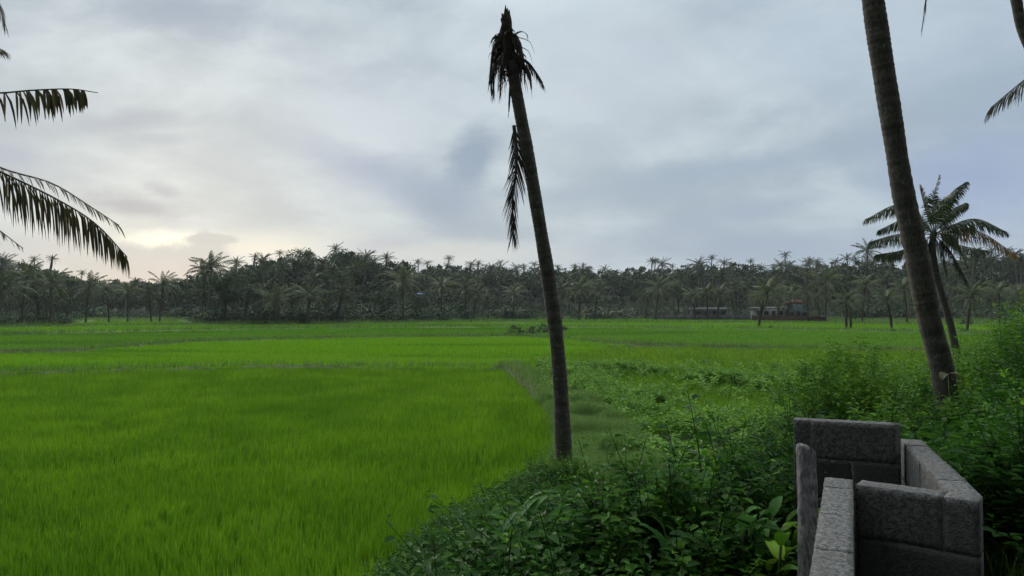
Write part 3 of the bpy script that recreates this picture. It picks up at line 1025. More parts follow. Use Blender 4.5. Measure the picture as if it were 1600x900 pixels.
# palm standing just outside the right edge, one leaf reaches in
po, off, pts = near_palm('coconut_palm', 'coconut palm beyond the right edge whose green leaf tip hangs into the sky',
                         [(1900, 600), (1880, 480), (1850, 330), (1800, 200), (1775, 110)], 16, .15, .12, 10)
top = at(1775, 110, 16)
pth = np.array([top, at(1720, 70, 15.6), at(1660, 82, 15.3), at(1600, 125, 15), at(1548, 168, 15)]) - off
V, F_, a = frond(pth, 110, .85, .034, 1.1, 3, .1, .03, 470, ang0=1.0, ang1=.3, tipfull=.5)
MB().add(V, F_, a).build('frond', M['palm_near'], po)
for q in range(16):
    az = -1.35 + 2.7 * ((q * .618) % 1); f = q / 16
    pth = frond_path(az, 1.2 - 1.5 * f, 1.3 + .3 * f, 3.2) + top - off
    V, F_, a = frond(pth, 40, .75, .04, .8, 2, seed=480 + q, rw=.028)
    MB().add(V, F_, a).build('frond', M['palm_near'], po)

# palm outside the left edge, three leaves reach in
pl, off, pts = near_palm('coconut_palm', 'coconut palm beyond the left edge whose drooping brown-green leaves reach into the sky',
                         [(-330, 980), (-330, 800), (-325, 600), (-320, 400), (-300, 240)], 9.2, .15, .12, 12)
top = at(-300, 240, 9.2)
LF = [  # path pixels, distances, leaflets, length, width, droop, missing, start
    ([(-300, 240), (-200, 205), (-100, 225), (0, 268), (90, 312), (150, 350), (199, 402)], (9.2, 9.1, 9.0, 8.9, 8.9, 8.9, 8.9), 105, .74, .030, 4.5, .12, .12, .38, (1, 1)),
    ([(-300, 240), (-200, 190), (-100, 215), (0, 262), (80, 286), (140, 322), (186, 352)], (9.2, 9.3, 9.5, 9.6, 9.6, 9.6, 9.6), 90, .40, .026, .5, .15, .12, .8, (0, 1)),
    ([(-300, 240), (-220, 160), (-120, 130), (-20, 145), (50, 141), (110, 139), (153, 145)], (9.2, 9.0, 8.8, 8.6, 8.5, 8.5, 8.5), 100, .50, .034, 3.5, .5, .12, .1, (1, 1)),
    ([(-300, 240), (-230, 60), (-130, -60), (-60, -60), (-10, -10), (8, 40)], (9.2, 9.0, 8.8, 8.7, 8.6, 8.6), 80, .45, .028, 1.2, .15, .12, .4, (1, 1)),
    ([(-300, 240), (-220, 80), (-120, 10), (-60, 30), (-10, 70), (8, 80)], (9.2, 9.4, 9.6, 9.7, 9.8, 9.8), 70, .35, .024, .8, .3, .12, .4, (1, 1)),
    ([(-300, 240), (-200, 260), (-110, 300), (-30, 340), (36, 388)], (9.2, 9.6, 9.9, 10, 10), 60, .30, .022, 1.2, .6, .12, .3, (1, 1)),
]
CL = [.50, .53, .56, .60, .62, .645, .652, .685, .69, .715, .72, .727, .75, .755, .765, .80, .806, .812, .82, .853, .858, .864, .872, .895, .90, .906]
for q, (pp, ds, nl, ll, lw, dr, ms, st_, tf, sd) in enumerate(LF):
    pth = np.array([at(px, py, d) for (px, py), d in zip(pp, ds)]) - off
    V, F_, a = frond(pth, nl, ll, lw, dr, 4, st_, ms, 500 + q, ts=(CL if q == 2 else None), ang0=1.0, ang1=.45, tipfull=tf, side=sd, ragged=.15)
    MB().add(V, F_, a).build('frond', M['palm_near'], pl)
for q in range(14):
    az = 1.9 + 2.6 * ((q * .618) % 1); f = q / 14
    pth = frond_path(az, 1.2 - 1.4 * f, 1.3, 3.2) + top - off
    V, F_, a = frond(pth, 36, .75, .04, .8, 2, seed=530 + q, rw=.028)
    MB().add(V, F_, a).build('frond', M['palm_near'], pl)

# mid-distance palm whose crown shows behind the leaning trunk
DM = 36.0
pm = at(1496, 566, DM); gz = on_ground(pm[0], pm[1])
root = empty('coconut_palm', (pm[0], pm[1], gz[2])); off = np.array(root.location)
tag(root, 'mid-distance coconut palm with wind-torn crown and yellow lower leaf, behind the leaning trunk', 'palm tree')
pix = [(1499, 600), (1496, 566), (1488, 520), (1480, 489), (1470, 455), (1462, 425), (1457, 385), (1459, 362)]
pp = np.array([at(px, py, DM) for px, py in pix]); pp[0][2] = gz[2] - .4
V, F_, a = palm_trunk_geo(pp - off, .19, .15, .12, 12, 21)
MB().add(V, F_, a).build('trunk', M['bark'], root)
hc = np.array([at(1459, 366, DM)])[0]
MF = [  # mid pixel, tip pixel, depth change, leaflet length, droop, material, stiffness
    ((1410, 322), (1351, 343), -.6, .55, .9, 'n'), ((1418, 345), (1372, 360), .5, .5, 1.0, 'n'), ((1405, 368), (1358, 378), -1.2, .5, 1.0, 'n'),
    ((1412, 392), (1368, 398), .8, .5, 1.0, 'n'), ((1446, 330), (1437, 293), .4, .38, .1, 'n'), ((1458, 318), (1467, 276), -.4, .36, .3, 'n'),
    ((1484, 308), (1509, 284), .6, .42, .7, 'n'), ((1486, 332), (1508, 317), -.9, .40, .8, 'n'), ((1520, 344), (1573, 362), -.5, .60, .9, 'n'),
    ((1524, 362), (1588, 398), .7, .62, 1.2, 'y'), ((1490, 372), (1512, 416), -1.0, .5, 1.4, 'n'), ((1486, 396), (1511, 440), .5, .5, 1.6, 'd'),
    ((1430, 392), (1412, 412), 1.4, .45, 1.4, 'y'), ((1492, 352), (1520, 358), 1.8, .5, .9, 'n'), ((1430, 330), (1415, 318), 1.9, .5, .8, 'n'),
    ((1470, 340), (1478, 312), 1.5, .45, .5, 'n'), ((1470, 392), (1480, 430), -.8, .5, 1.5, 'n'), ((1444, 400), (1440, 440), -.3, .45, 1.5, 'd'),
    ((1500, 385), (1545, 392), 1.3, .5, 1.2, 'n'), ((1470, 320), (1490, 300), -1.5, .45, .6, 'n'), ((1440, 350), (1425, 352), -1.9, .5, .9, 'n')]
for q, (mid, tip, dd_, ll, dr, kd) in enumerate(MF):
    pth = np.array([hc, at(mid[0], mid[1] - 2, DM + dd_ * .6), at(tip[0], tip[1], DM + dd_)]) - off
    V, F_, a = frond(pth, 85, ll * 1.8, .046, dr * 1.35, 3, .16, .05, 600 + q, ang0=1.0, ang1=.4, rw=.03, wind=(.25, 0, 0))
    MB().add(V, F_, a).build('frond', M[{'n': 'palm_mid', 'y': 'palm_yellow', 'd': 'palm_dead'}[kd]], root)


# ------------------------------------------------------------------ prototypes for the grove
def trunk_proto(seed, lean, r=.19):
    """unit-height trunk, scaled to each palm"""
    V, F_ = tube(spline([(0, 0, -.03), (lean * .15, 0, .35), (lean * .55, 0, .7), (lean, 0, 1.0)], 10), np.linspace(r * 1.1, r * .75, 10), 7)
    return MB().add(V, F_, .5)


PALM_TRUNK = [trunk_proto(s, l).mesh('trunk', M['bark_far'], True) for s, l in ((1, .0), (2, .9), (3, -.7), (4, 1.7))]
LEAN = [0, .9, -.7, 1.7]
CROWN_FAR = [crown_geo(s, nf, L_, 18, .11, 2, w, .80, hg).mesh('crown', M['palm_far'])
             for s, nf, L_, w, hg in ((11, 22, 3.3, (.25, 0, 0), .7), (12, 19, 3.0, (.5, 0, 0), .5), (13, 25, 3.5, (.1, 0, 0), 1.0), (14, 17, 3.0, (.9, 0, .1), .4), (15, 22, 3.2, (.3, .2, 0), .8))]
CROWN_FRONT = [crown_geo(s, nf, L_, 26, .09, 2, w, .95, hg).mesh('crown', M['palm_front'])
               for s, nf, L_, w, hg in ((21, 22, 3.8, (.2, 0, 0), .7), (22, 26, 4.0, (.3, 0, 0), 1.0), (23, 19, 3.5, (.1, 0, 0), .5))]


PALM_TRUNK_DARK = [m_.copy() for m_ in PALM_TRUNK]
for m_ in PALM_TRUNK_DARK: m_.materials[0] = M['bark_tree']


def grove_palm(x, y, H, label, group, kind='far', cs=1.0, seed=None, rz=None, variant=None, lean=None):
    r = random.Random(seed if seed is not None else int(x * 131 + y * 17))
    gz = on_ground(x, y)
    root = empty('coconut_palm', gz, r.uniform(-1.2, 1.2) if rz is None else rz)
    tag(root, label, 'palm tree', group)
    ti = r.randrange(4) if lean is None else lean
    tr = bpy.data.objects.new('trunk', (PALM_TRUNK_DARK if kind == 'front' else PALM_TRUNK)[ti]); tr.parent = root; col.objects.link(tr)
    tr.scale = (1, 1, H)
    cp = CROWN_FRONT if kind == 'front' else CROWN_FAR
    cr = bpy.data.objects.new('crown', cp[(r.randrange(len(cp)) if variant is None else variant) % len(cp)]); cr.parent = root; col.objects.link(cr)
    cr.location = (LEAN[ti], 0, H)
    s = cs * r.uniform(.88, 1.1)
    cr.scale = (s, s, s * r.uniform(.9, 1.05)); 
    return root


def tree_crown_geo(seed, rx, rz_, nclump, nl, ls):
    r = np.random.default_rng(seed)
    d = unit(r.normal(0, 1, (nclump, 3)))
    rad = r.uniform(.45, 1.0, nclump) ** .6
    c = d * rad[:, None] * np.array([rx, rx, rz_])
    c[:, 2] = np.abs(c[:, 2]) * r.choice([1, 1, 1, -.45], nclump)
    cr = r.uniform(.5, 1.1, nclump) * rx * .34
    P_ = np.repeat(c, nl, 0) + unit(r.normal(0, 1, (nclump * nl, 3))) * (np.repeat(cr, nl) * r.random(nclump * nl) ** .35)[:, None] * np.array([1, 1, .75])
    dirs = unit(r.normal(0, 1, (len(P_), 3)) + np.array([0, 0, -.2]))
    up = unit(r.normal(0, .6, (len(P_), 3)) + np.array([0, 0, 1]))
    V, F_ = leaves(P_, dirs, up, ls * r.uniform(.7, 1.3, len(P_)), ls * .6, .1, .1)
    a = np.repeat(np.repeat(r.random(nclump), nl) * .6 + r.random(len(P_)) * .4, 6)
    return V, F_, a, c


def broad_tree_meshes(seed, H, rx, rz_, mat='tree_leaf', nclump=34, nl=60, ls=.42):
    V, F_, a, c = tree_crown_geo(seed, rx, rz_, nclump, nl, ls)
    V = V + np.array([0, 0, H])
    tm = MB(); V2, F2 = tube(spline([(0, 0, -.3), (.1, 0, H * .4), (0, .1, H * .85)], 7), np.linspace(.28, .16, 7), 8)
    tm.add(V2, F2)
    for q in c[:9]:
        V2, F2 = tube(spline([(0, .05, H * .55), q * .45 + (0, 0, H * .9), q * .9 + (0, 0, H)], 5), [.13, .1, .07, .05, .02], 5)
        tm.add(V2, F2)
    return tm.mesh('trunk', M['bark_tree'], True), MB().add(V, F_, a).mesh('crown', M[mat])


BROAD = [broad_tree_meshes(31, 7, 4.2, 3.8), broad_tree_meshes(32, 8.5, 5.0, 3.4), broad_tree_meshes(33, 6, 3.4, 4.2), broad_tree_meshes(34, 9.5, 4.5, 3.0, nclump=26)]


def broad_tree(x, y, s, label, group, v=0, sz=1.0):
    root = empty('broadleaf_tree', on_ground(x, y), random.uniform(0, 6.28))
    tag(root, label, 'tree', group)
    for nm, me in zip(('trunk', 'crown'), BROAD[v % 4]):
        o = bpy.data.objects.new(nm, me); o.parent = root; o.scale = (s, s, s * sz); col.objects.link(o)
    return root


# palms one can pick out: column, base row, crown row, crown size, variant, label
def D_for(py, z=0.0): return (4 - z) * FPX / (py - 477)


PICK = [
    (1200, 512, 458, .75, 0, 3, 'small palm with a bush at its curved foot, alone in the far right paddies'),
    (1322, 516, 470, .62, 1, 0, 'small bright palm with arching leaves, left one of a close pair in the paddies'),
    (1329, 515, 475, .5, 2, 0, 'short palm pressed against the right side of the small bright palm'),
    (1386, 516, 471, .62, 0, 2, 'slender small palm leaning slightly, left of the thick leaning trunk'),
    (1520, 518, 462, .62, 1, 1, 'small palm with a curved foot just right of the mid-distance palm'),
    (1561, 509, 456, .72, 2, 0, 'pale-leaved straight palm above the scrub at the right'),
    (1591, 506, 460, .70, 0, 0, 'straight palm closest to the right edge of the paddies'),
    (1220, 501, 462, .70, 1, 1, 'short palm in front of the red brick compound wall'),
    (1150, 498, 446, .85, 2, 0, 'straight palm with spread crown left of the white veranda house'),
    (1142, 498, 455, .7, 0, 2, 'thin palm close beside the straight spread-crowned palm'),
    (1262, 501, 455, .9, 1, 0, 'drooping palm right beside the red roofed house'),
    (1290, 501, 440, 1.15, 1, 0, 'large heavy-crowned palm right of the red roofed house'),
    (1353, 503, 446, .95, 2, 1, 'tall palm behind the gap between the two small paddies palms'),
    (1412, 503, 452, .95, 0, 2, 'wide-crowned palm close left of the thick leaning trunk'),
    (1355, 498, 392, .95, 1, 0, 'tall palm standing out against the sky left of the leaning trunk'),
    (1186, 500, 466, .8, 2, 2, 'short palm in front of the left end of the red brick wall'),
    (1236, 500, 462, .85, 0, 1, 'short palm directly in front of the red roofed house'),
    (1276, 500, 468, .75, 2, 2, 'low palm between the red roofed house and the heavy-crowned palm'),
    (1126, 499, 462, .8, 0, 1, 'low palm hiding part of the pale building behind the long wall'),
    (1082, 499, 464, .8, 2, 2, 'low palm left of the pale building behind the long wall'),
    (1445, 506, 462, .7, 1, 1, 'small palm seen between the leaning trunk and the mid-distance palm trunk'),
    (905, 500, 452, 1.0, 0, 0, 'pale-leaved palm at the grove edge just right of the broken palm'),
    (935, 499, 455, .8, 1, 1, 'lower palm beside the banana clump at the grove edge'),
    (803, 499, 460, 1.0, 2, 0, 'drooping palm at the grove edge just left of the broken palm'),
    (727, 499, 452, .95, 1, 0, 'slim palm at the grove edge left of centre'),
    (746, 499, 460, .8, 0, 1, 'lower slim palm right of the slim palm left of centre'),
    (690, 499, 448, 1.0, 2, 0, 'brownish palm right of the blue roof'),
    (630, 502, 440, 1.15, 1, 0, 'broad drooping palm left of the blue roof'),
    (483, 508, 462, 1.05, 2, 0, 'low palm with broad brownish leaves in front of the dark thicket'),
    (535, 506, 455, .9, 0, 1, 'palm with grey trunk right of the broad brownish one'),
    (430, 508, 470, .8, 1, 0, 'short palm at the left foot of the dark wooded rise'),
    (256, 502, 446, .95, 0, 1, 'dark palm at the right end of the open row on the left'),
    (232, 502, 460, .85, 1, 2, 'palm with thin trunk, second from the right in the open row'),
    (200, 502, 458, .95, 2, 0, 'round-crowned palm in the middle of the open row'),
    (166, 502, 455, .9, 0, 2, 'palm left of the middle one in the open row on the left'),
    (141, 503, 448, .9, 1, 1, 'bent-foot palm at the left end of the open row'),
    (80, 507, 444, 1.1, 2, 0, 'wide dark palm above the thicket on the far left'),
    (42, 508, 436, 1.1, 0, 1, 'tall dark palm near the left edge above the thicket'),
    (6, 512, 452, 1.1, 1, 3, 'leaning palm at the very left edge with pale trunk'),
    (330, 505, 418, 1.0, 1, 0, 'windswept palm rising above the low gap in the skyline'),
    (317, 505, 424, .9, 0, 2, 'windswept palm left next to the one above the skyline gap'),
    (1105, 499, 458, .9, 0, 0, 'palm in front of the long pale wall right of centre'),
    (1030, 499, 450, 1.0, 1, 1, 'palm at the left end of the long pale wall'),
]
for i, (px, by, cy, cs, v, ln, lab) in enumerate(PICK):
    cs *= 1.35 if cs > .8 else 1.55
    if px in (1355, 330, 317): D = D0(px) + 12
    else:
        zg = .0 if by > 505 else .35
        D = D_for(by, zg)
        D = min(D, D0(px) + 2)
    p_ = at(px, cy, D)
    gz = on_ground(p_[0], p_[1])[2]
    H = max(2.0, p_[2] - gz)
    lx = LEAN[ln]
    grove_palm(p_[0] - lx, p_[1], H, lab, 'coconut palms standing out along the grove edge', 'front', cs, seed=900 + i, rz=0, variant=v, lean=ln)

# the crowd of palms: zones named by what one can find there
ZONES = [(-150, 115, 'of the dark clump at the far left'), (115, 300, 'of the hazy distant slope on the left'), (300, 470, 'on the left shoulder of the wooded rise'),
         (470, 640, 'on the crest side of the wooded rise'), (640, 845, 'between the blue roof and the broken palm'), (845, 1010, 'just right of the broken palm'),
         (1010, 1180, 'above the long pale wall'), (1180, 1400, 'around and behind the red roofed house'), (1400, 1750, 'on the dim hillside right of the leaning trunk')]
ROWS = [(0, 28, .28, .80, 'front row'), (28, 75, .50, .97, 'middle rows'), (75, 125, .93, 1.0, 'skyline row')]
cnt = 0
pos_used = []
for (rlo, rhi, a0, a1, rown), nrow in zip(ROWS, (58, 100, 92)):
    tries = 0; made = 0
    while made < nrow and tries < 6000:
        tries += 1
        px = random.uniform(-110, 1710) if rown != 'skyline row' else -110 + 1820 * ((made + random.random()) / nrow)
        if rown == 'front row' and 108 < px < 300 and random.random() < .6: continue
        D = D0(px) + random.uniform(rlo, rhi)
        x, y = (px - 800) / FPX * D, D
        if any((x - a) ** 2 + (y - b) ** 2 < 7 for a, b in pos_used): continue
        pos_used.append((x, y))
        gz = on_ground(x, y)[2]
        zt = 4 + (477 - sky_y(px)) * D / FPX
        f = random.uniform(a0, a1)
        if rown == 'skyline row': H = zt - gz - 1.6 + random.uniform(-2.2, 2.4) + (1.2 if random.random() < .15 else 0)
        else: H = (zt - gz) * f
        H = min(max(H, 4.5 if rown == 'front row' else 6), 17)
        zone = next(zn for a, b, zn in ZONES if a <= px < b) if px >= -150 else ZONES[0][2]
        adj = {'front row': 'grey-trunked coconut palm in the front row', 'middle rows': 'coconut palm crown in the middle rows', 'skyline row': 'coconut palm cresting the skyline'}[rown]
        grove_palm(x, y, H, adj + ' ' + zone, rown + ' palms ' + zone, 'far', {'front row': 1.35, 'middle rows': 1.2, 'skyline row': .95}[rown] * random.uniform(.82, 1.12), seed=2000 + cnt)
        made += 1; cnt += 1

# broadleaf trees among them
BT = [(540, 70, 1.15, 1, 1.0, 'flat-topped broadleaf tree crowning the highest point of the wooded rise'),
      (425, 60, 1.1, 0, 1.0, 'round dark broadleaf tree on the left shoulder of the rise'),
      (470, 66, 1.2, 3, 1.0, 'wide broadleaf tree between the shoulder and crest of the rise'),
      (570, 60, 1.1, 1, 1.0, 'broadleaf tree right below the crest of the rise'),
      (352, 0, 1.0, 2, 1.0, 'dense dark tree at the left corner of the thicket facing the field'),
      (385, 3, .85, 0, .9, 'dark bushy tree in the thicket left of the low brownish palm'),
      (455, 8, .8, 1, .8, 'low spreading tree behind the low brownish palm'),
      (510, 8, .75, 3, .75, 'low tree in the thicket right of the low brownish palm'),
      (600, 6, .9, 0, .75, 'dark round tree left of the blue roof at field level'),
      (650, 5, .85, 2, .75, 'dark tree under the blue roof at field level'),
      (105, 0, .5, 0, .9, 'small dark tree at the right end of the far left clump'),
      (60, 6, .7, 1, .8, 'low dark tree in the far left clump'),
      (1010, 12, .9, 1, .8, 'rounded tree above the left end of the long pale wall'),
      (1060, 10, .95, 1, .85, 'wide dark green tree above the middle of the long pale wall'),
      (1090, 18, .9, 0, .85, 'dark green tree above the right part of the long pale wall'),
      (1440, 20, .8, 2, .8, 'tree half hidden behind the thick leaning trunk'),
      (700, 68, 1.0, 0, 1, 'rounded tree on the skyline right of the rise'),
      (760, 70, 1.0, 3, 1, 'rounded tree on the skyline above the blue roof side'),
      (680, 70, .95, 1, 1, 'bushy tree filling the skyline left of centre'),
      (1500, 60, 1.0, 0, 1, 'bluish tree on the right hillside behind the mid-distance palm'),
      (1550, 50, 1.0, 2, 1, 'bluish tree on the right hillside above the scrub'),
      (1590, 55, 1.1, 3, 1, 'bluish tree at the right edge of the hillside'),
      (1530, 75, 1.1, 1, 1, 'tree high on the right hillside'),
      (110, 40, .9, 3, 1, 'tree behind the dark clump at the far left'),
      (190, 60, .9, 0, 1, 'hazy tree on the distant left slope'),
      (240, 70, .9, 1, 1, 'hazy rounded tree at the low point of the skyline')]
for (px, dd_, s, v, sz, lab) in BT:
    D = D0(px) + dd_
    broad_tree((px - 800) / FPX * D, D, s, lab, 'broadleaf trees among the palms', v, sz)

# far wood behind the palms: one mass
mb = MB()
V, F_, a, c = tree_crown_geo(51, 3.4, 3.0, 12, 12, 1.0)
protoA = (V, [F_], a)
V, F_, a, c = tree_crown_geo(52, 3.0, 3.6, 12, 12, .9)
protoB = (V, [F_], a)
for pr_ in (protoA, protoB):
    nn = 2300
    px = rng.uniform(-300, 1900, nn); D = D0(px) + 40 + rng.random(nn) ** .8 * 215
    x = (px - 800) / FPX * D; y = D
    gz = ground_z(x, y)
    zt = 4 + (477 - sky_y(px)) * D / FPX
    hgt = np.minimum(zt - gz - 4.4, rng.uniform(.5, 9, nn))
    ok = hgt > .2
    mb.add(*scatter(pr_, np.stack([x, y, gz + hgt], -1)[ok], rng.random(ok.sum()) * 6.28, rng.uniform(.7, 1.2, ok.sum())))
tag(mb.build('woodland', M['wood_leaf']), 'dark mass of tree crowns filling the hillsides behind the palm grove', 'woodland', kind='stuff')

# undergrowth along the grove edge
mb = MB()
V, F_, a, c = tree_crown_geo(53, 1.2, 1.0, 8, 9, .42)
protoU = (V, [F_], a)
nn = 3600
px = rng.uniform(-200, 1800, nn); D = D0(px) + rng.uniform(0, 1, nn) * 55 - 1
openrow = ((px > 112) & (px < 298)) | (px > 1180)
ok = ~openrow | (D > D0(px) + 14)
px, D = px[ok], D[ok]; nn = len(px)
x = (px - 800) / FPX * D; y = D
sc = rng.uniform(.4, 1.2, nn) * np.where((vnoise(px * .02, D * 0, 61) > .5) | ((px > 300) & (px < 700)), 1.75, .9)
mb.add(*scatter(protoU, np.stack([x, y, ground_z(x, y) + .3 * sc], -1), rng.random(nn) * 6.28, sc))
tag(mb.build('thicket', M['under']), 'dark thicket of bushes filling the ground under the palm grove', 'thicket', kind='stuff')


# ------------------------------------------------------------------ shrubs and bananas in the fields
def shrub_meshes(seed, r_, hz, nl=420, ls=.16):
    V, F_, a, c = tree_crown_geo(seed, r_, hz, 14, nl // 14, ls)
    V = V + np.array([0, 0, hz * .35]); V[:, 2] = np.maximum(V[:, 2], .02)
    sm = MB()
    for q in c[:8]:
        V2, F2 = tube(spline([(0, 0, -.1), q * .4 + (0, 0, hz * .2), q * .85 + (0, 0, hz * .35)], 4), [.03, .022, .015, .006], 4)
        sm.add(V2, F2)
    return sm.mesh('stem', M['stem'], True), MB().add(V, F_, a).mesh('foliage', M['under'])


SHR = [shrub_meshes(71, .8, .9), shrub_meshes(72, 1.0, .7), shrub_meshes(73, .6, .6)]


def field_shrub(px, py, s, label, v=0, z=0.05, sz=1.0):
    D = (4 - z) * FPX / (py - 477)
    if py < 530 and px < 900: s *= 1.7
    root = empty('shrub', on_ground((px - 800) / FPX * D, D), random.uniform(0, 6))
    tag(root, label, 'shrub', 'shrubs scattered in the paddies')
    for nm, me in zip(('stem', 'foliage'), SHR[v % 3]):
        o = bpy.data.objects.new(nm, me); o.parent = root; o.scale = (s, s, s * sz); col.objects.link(o)


for args in ((806, 526, .85, 'round dark shrub, left end of the small row behind the broken palm', 0),
             (822, 524, .7, 'low loose shrub second in the row left of the broken palm', 1),
             (838, 521, .95, 'spreading shrub in the row just left of the broken trunk', 1),
             (851, 520, .8, 'shrub touching the left side of the broken trunk', 0),
             (879, 518, .7, 'small round shrub peeping out right of the broken trunk', 2),
             (885, 534, .6, 'flat weed clump on the bund right of the broken trunk', 1, .3, .5),
             (965, 541, 1.1, 'low dark clump on the curved bund right of centre', 1, .3, .45),
             (1204, 514, .9, 'dark bush around the foot of the lone small palm', 2),
             (1288, 514, .8, 'low bush in the far paddies left of the palm pair', 1, .05, .6),
             (1360, 518, .9, 'low bush between the palm pair and the slender palm', 1, .05, .5),
             (1395, 520, .7, 'low tuft right of the slender small palm', 2, .05, .5),
             (1500, 520, 1.0, 'bush behind the foot of the mid-distance palm', 0, .05, .8),
             (1510, 508, 1.3, 'dark bush in the distance left of the curved-foot palm', 0),
             (1325, 520, .5, 'pale clump at the feet of the palm pair', 2, .05, .6)):
    field_shrub(*args)


big_leaf = big_leaf_early


def leafy_plant(loc, nst, hst, nlf, L_, Wd, name, label, cat, mat='big_leaf', seed=0, droop=1.2, group=None, spread=.12):
    r = random.Random(seed)
    root = empty(name, loc); tag(root, label, cat, group)
    sm = MB(); lf = MB()
    for s in range(nst):
        a_ = r.random() * 6.28; q = r.uniform(0, spread)
        b = np.array([math.cos(a_) * q, math.sin(a_) * q, -.05]); h = hst * r.uniform(.7, 1.1)
        tp = b + np.array([math.cos(a_) * h * .25, math.sin(a_) * h * .25, h])
        V, F_ = tube(spline([b, (b + tp) / 2 + (0.01, 0, .02), tp], 5), [.014, .012, .01, .008, .006], 5); sm.add(V, F_)
        for k_ in range(nlf):
            f = .35 + .65 * (k_ + 1) / nlf
            bp = b + (tp - b) * f
            V, F_ = big_leaf(bp, a_ + k_ * 2.4 + r.uniform(-.4, .4), r.uniform(.5, 1.2) if k_ < nlf - 1 else 1.2, L_ * r.uniform(.7, 1.1), Wd * r.uniform(.8, 1.1), droop * r.uniform(.6, 1.3), seed * 31 + s * 7 + k_)
            lf.add(V, F_, r.random())
    sm.build('stem', M['stem'], root, True); lf.build('foliage', M[mat], root, True)
    return root


# banana clumps at the grove edge
for i, (px, py, s, lab) in enumerate(((915, 500, 1.0, 'banana plant with pale torn leaves at the grove edge right of the broken palm'),
                                      (948, 499, 1.1, 'tall banana plant in the middle of the banana clump'),
                                      (968, 499, .9, 'banana plant right in the banana clump'),
                                      (990, 499, .9, 'banana plant standing apart right of the banana clump'))):
    D = min(D_for(py, .3), D0(px) - 2); p_ = on_ground((px - 800) / FPX * D, D)
    leafy_plant(p_, 3, 2.4 * s, 6, 2.3 * s, .5, 'banana_plant', lab, 'banana plant', 'palm_front', 80 + i, 1.5, 'banana plants at the grove edge', 1.0)

# dry stems and tendrils sticking out of the near undergrowth
mb = MB(); r_ = np.random.default_rng(91)
for q in range(120):
    x_ = r_.uniform(-2.5, 6); y_ = r_.uniform(5, 14)
    if toe_dist(np.array([x_]), np.array([y_]))[0] < -.2 or clear_zone(x_, y_): continue
    b_ = on_ground(x_, y_); c_ = bank_cover(b_[:1], b_[1:2])[0]
    b_[2] += c_ * .4; a_ = r_.uniform(0, 6.28); h_ = r_.uniform(.2, .5); l_ = r_.uniform(.25, .6)
    V, F_ = tube(spline([b_, b_ + (math.cos(a_) * l_ * .3, math.sin(a_) * l_ * .3, h_ * .7), b_ + (math.cos(a_) * l_, math.sin(a_) * l_, h_ * r_.uniform(.7, 1.05))], 6), [.005, .0045, .004, .0035, .003, .002], 3, False)
    mb.add(V, F_, r_.random())
M['dry'] = leaf_mat('dry', [(0, (.06, .05, .03)), (1, (.20, .16, .09))], .8, .1, .05)
tag(mb.build('dry_stems', M['dry']), 'thin dry stems and tendrils poking out of the near undergrowth', 'dry stems', kind='stuff')

# large-leaved plants in the near undergrowth


def ground_at_pixel(px, py, lift=0.0):
    """march the pixel's ray to the soil"""
    for D in np.arange(2.0, 60, .05):
        p_ = at(px, py, D)
        if p_[2] <= ground_z(p_[:1], p_[1:2])[0] + lift: return p_
    return p_


for i, (px, py, nst, h, nl, L_, Wd, mt, nm, lab) in enumerate((
        (865, 868, 4, .55, 5, .30, .10, 'big_leaf', 'ginger_plant', 'broad-leaved ginger plant with upright pointed leaves at the bottom centre'),
        (930, 870, 4, .50, 5, .28, .10, 'big_leaf', 'ginger_plant', 'broad-leaved ginger plant with drooping tips right of the upright one'),
        (900, 838, 3, .45, 5, .26, .09, 'big_leaf', 'ginger_plant', 'smaller ginger plant behind the two at the bottom centre'),
        (1180, 830, 4, .40, 6, .15, .08, 'bush_light', 'sapling', 'yellow-green sapling with hanging oval leaves left of the block walls'),
        (1150, 880, 3, .30, 6, .14, .075, 'bush_light', 'sapling', 'low sapling at the foot of the yellow-green one'),
        (1100, 830, 4, .60, 6, .18, .10, 'big_leaf', 'leafy_shrub', 'dark large-leaved shrub between the ginger plants and the sapling'),
        (1160, 790, 4, .45, 7, .12, .07, 'big_leaf', 'leafy_shrub', 'small leafy shrub a little left of the block walls'),
        (1010, 860, 4, .45, 6, .16, .09, 'big_leaf', 'leafy_shrub', 'low leafy shrub right of the ginger plants'))):
    for D in np.arange(3.0, 20, .05):
        p_ = at(px, py, D); gz = ground_z(p_[:1], p_[1:2])[0]
        if p_[2] <= gz + .75 * bank_cover(p_[:1], p_[1:2])[0] + .1: break
    h = max(.25, p_[2] - gz); p_[2] = gz
    leafy_plant(p_, nst * 2, h + .08, nl, L_, Wd, nm, lab, 'plant', mt, 120 + i, .75 if i < 3 else 1.3, None, .22)


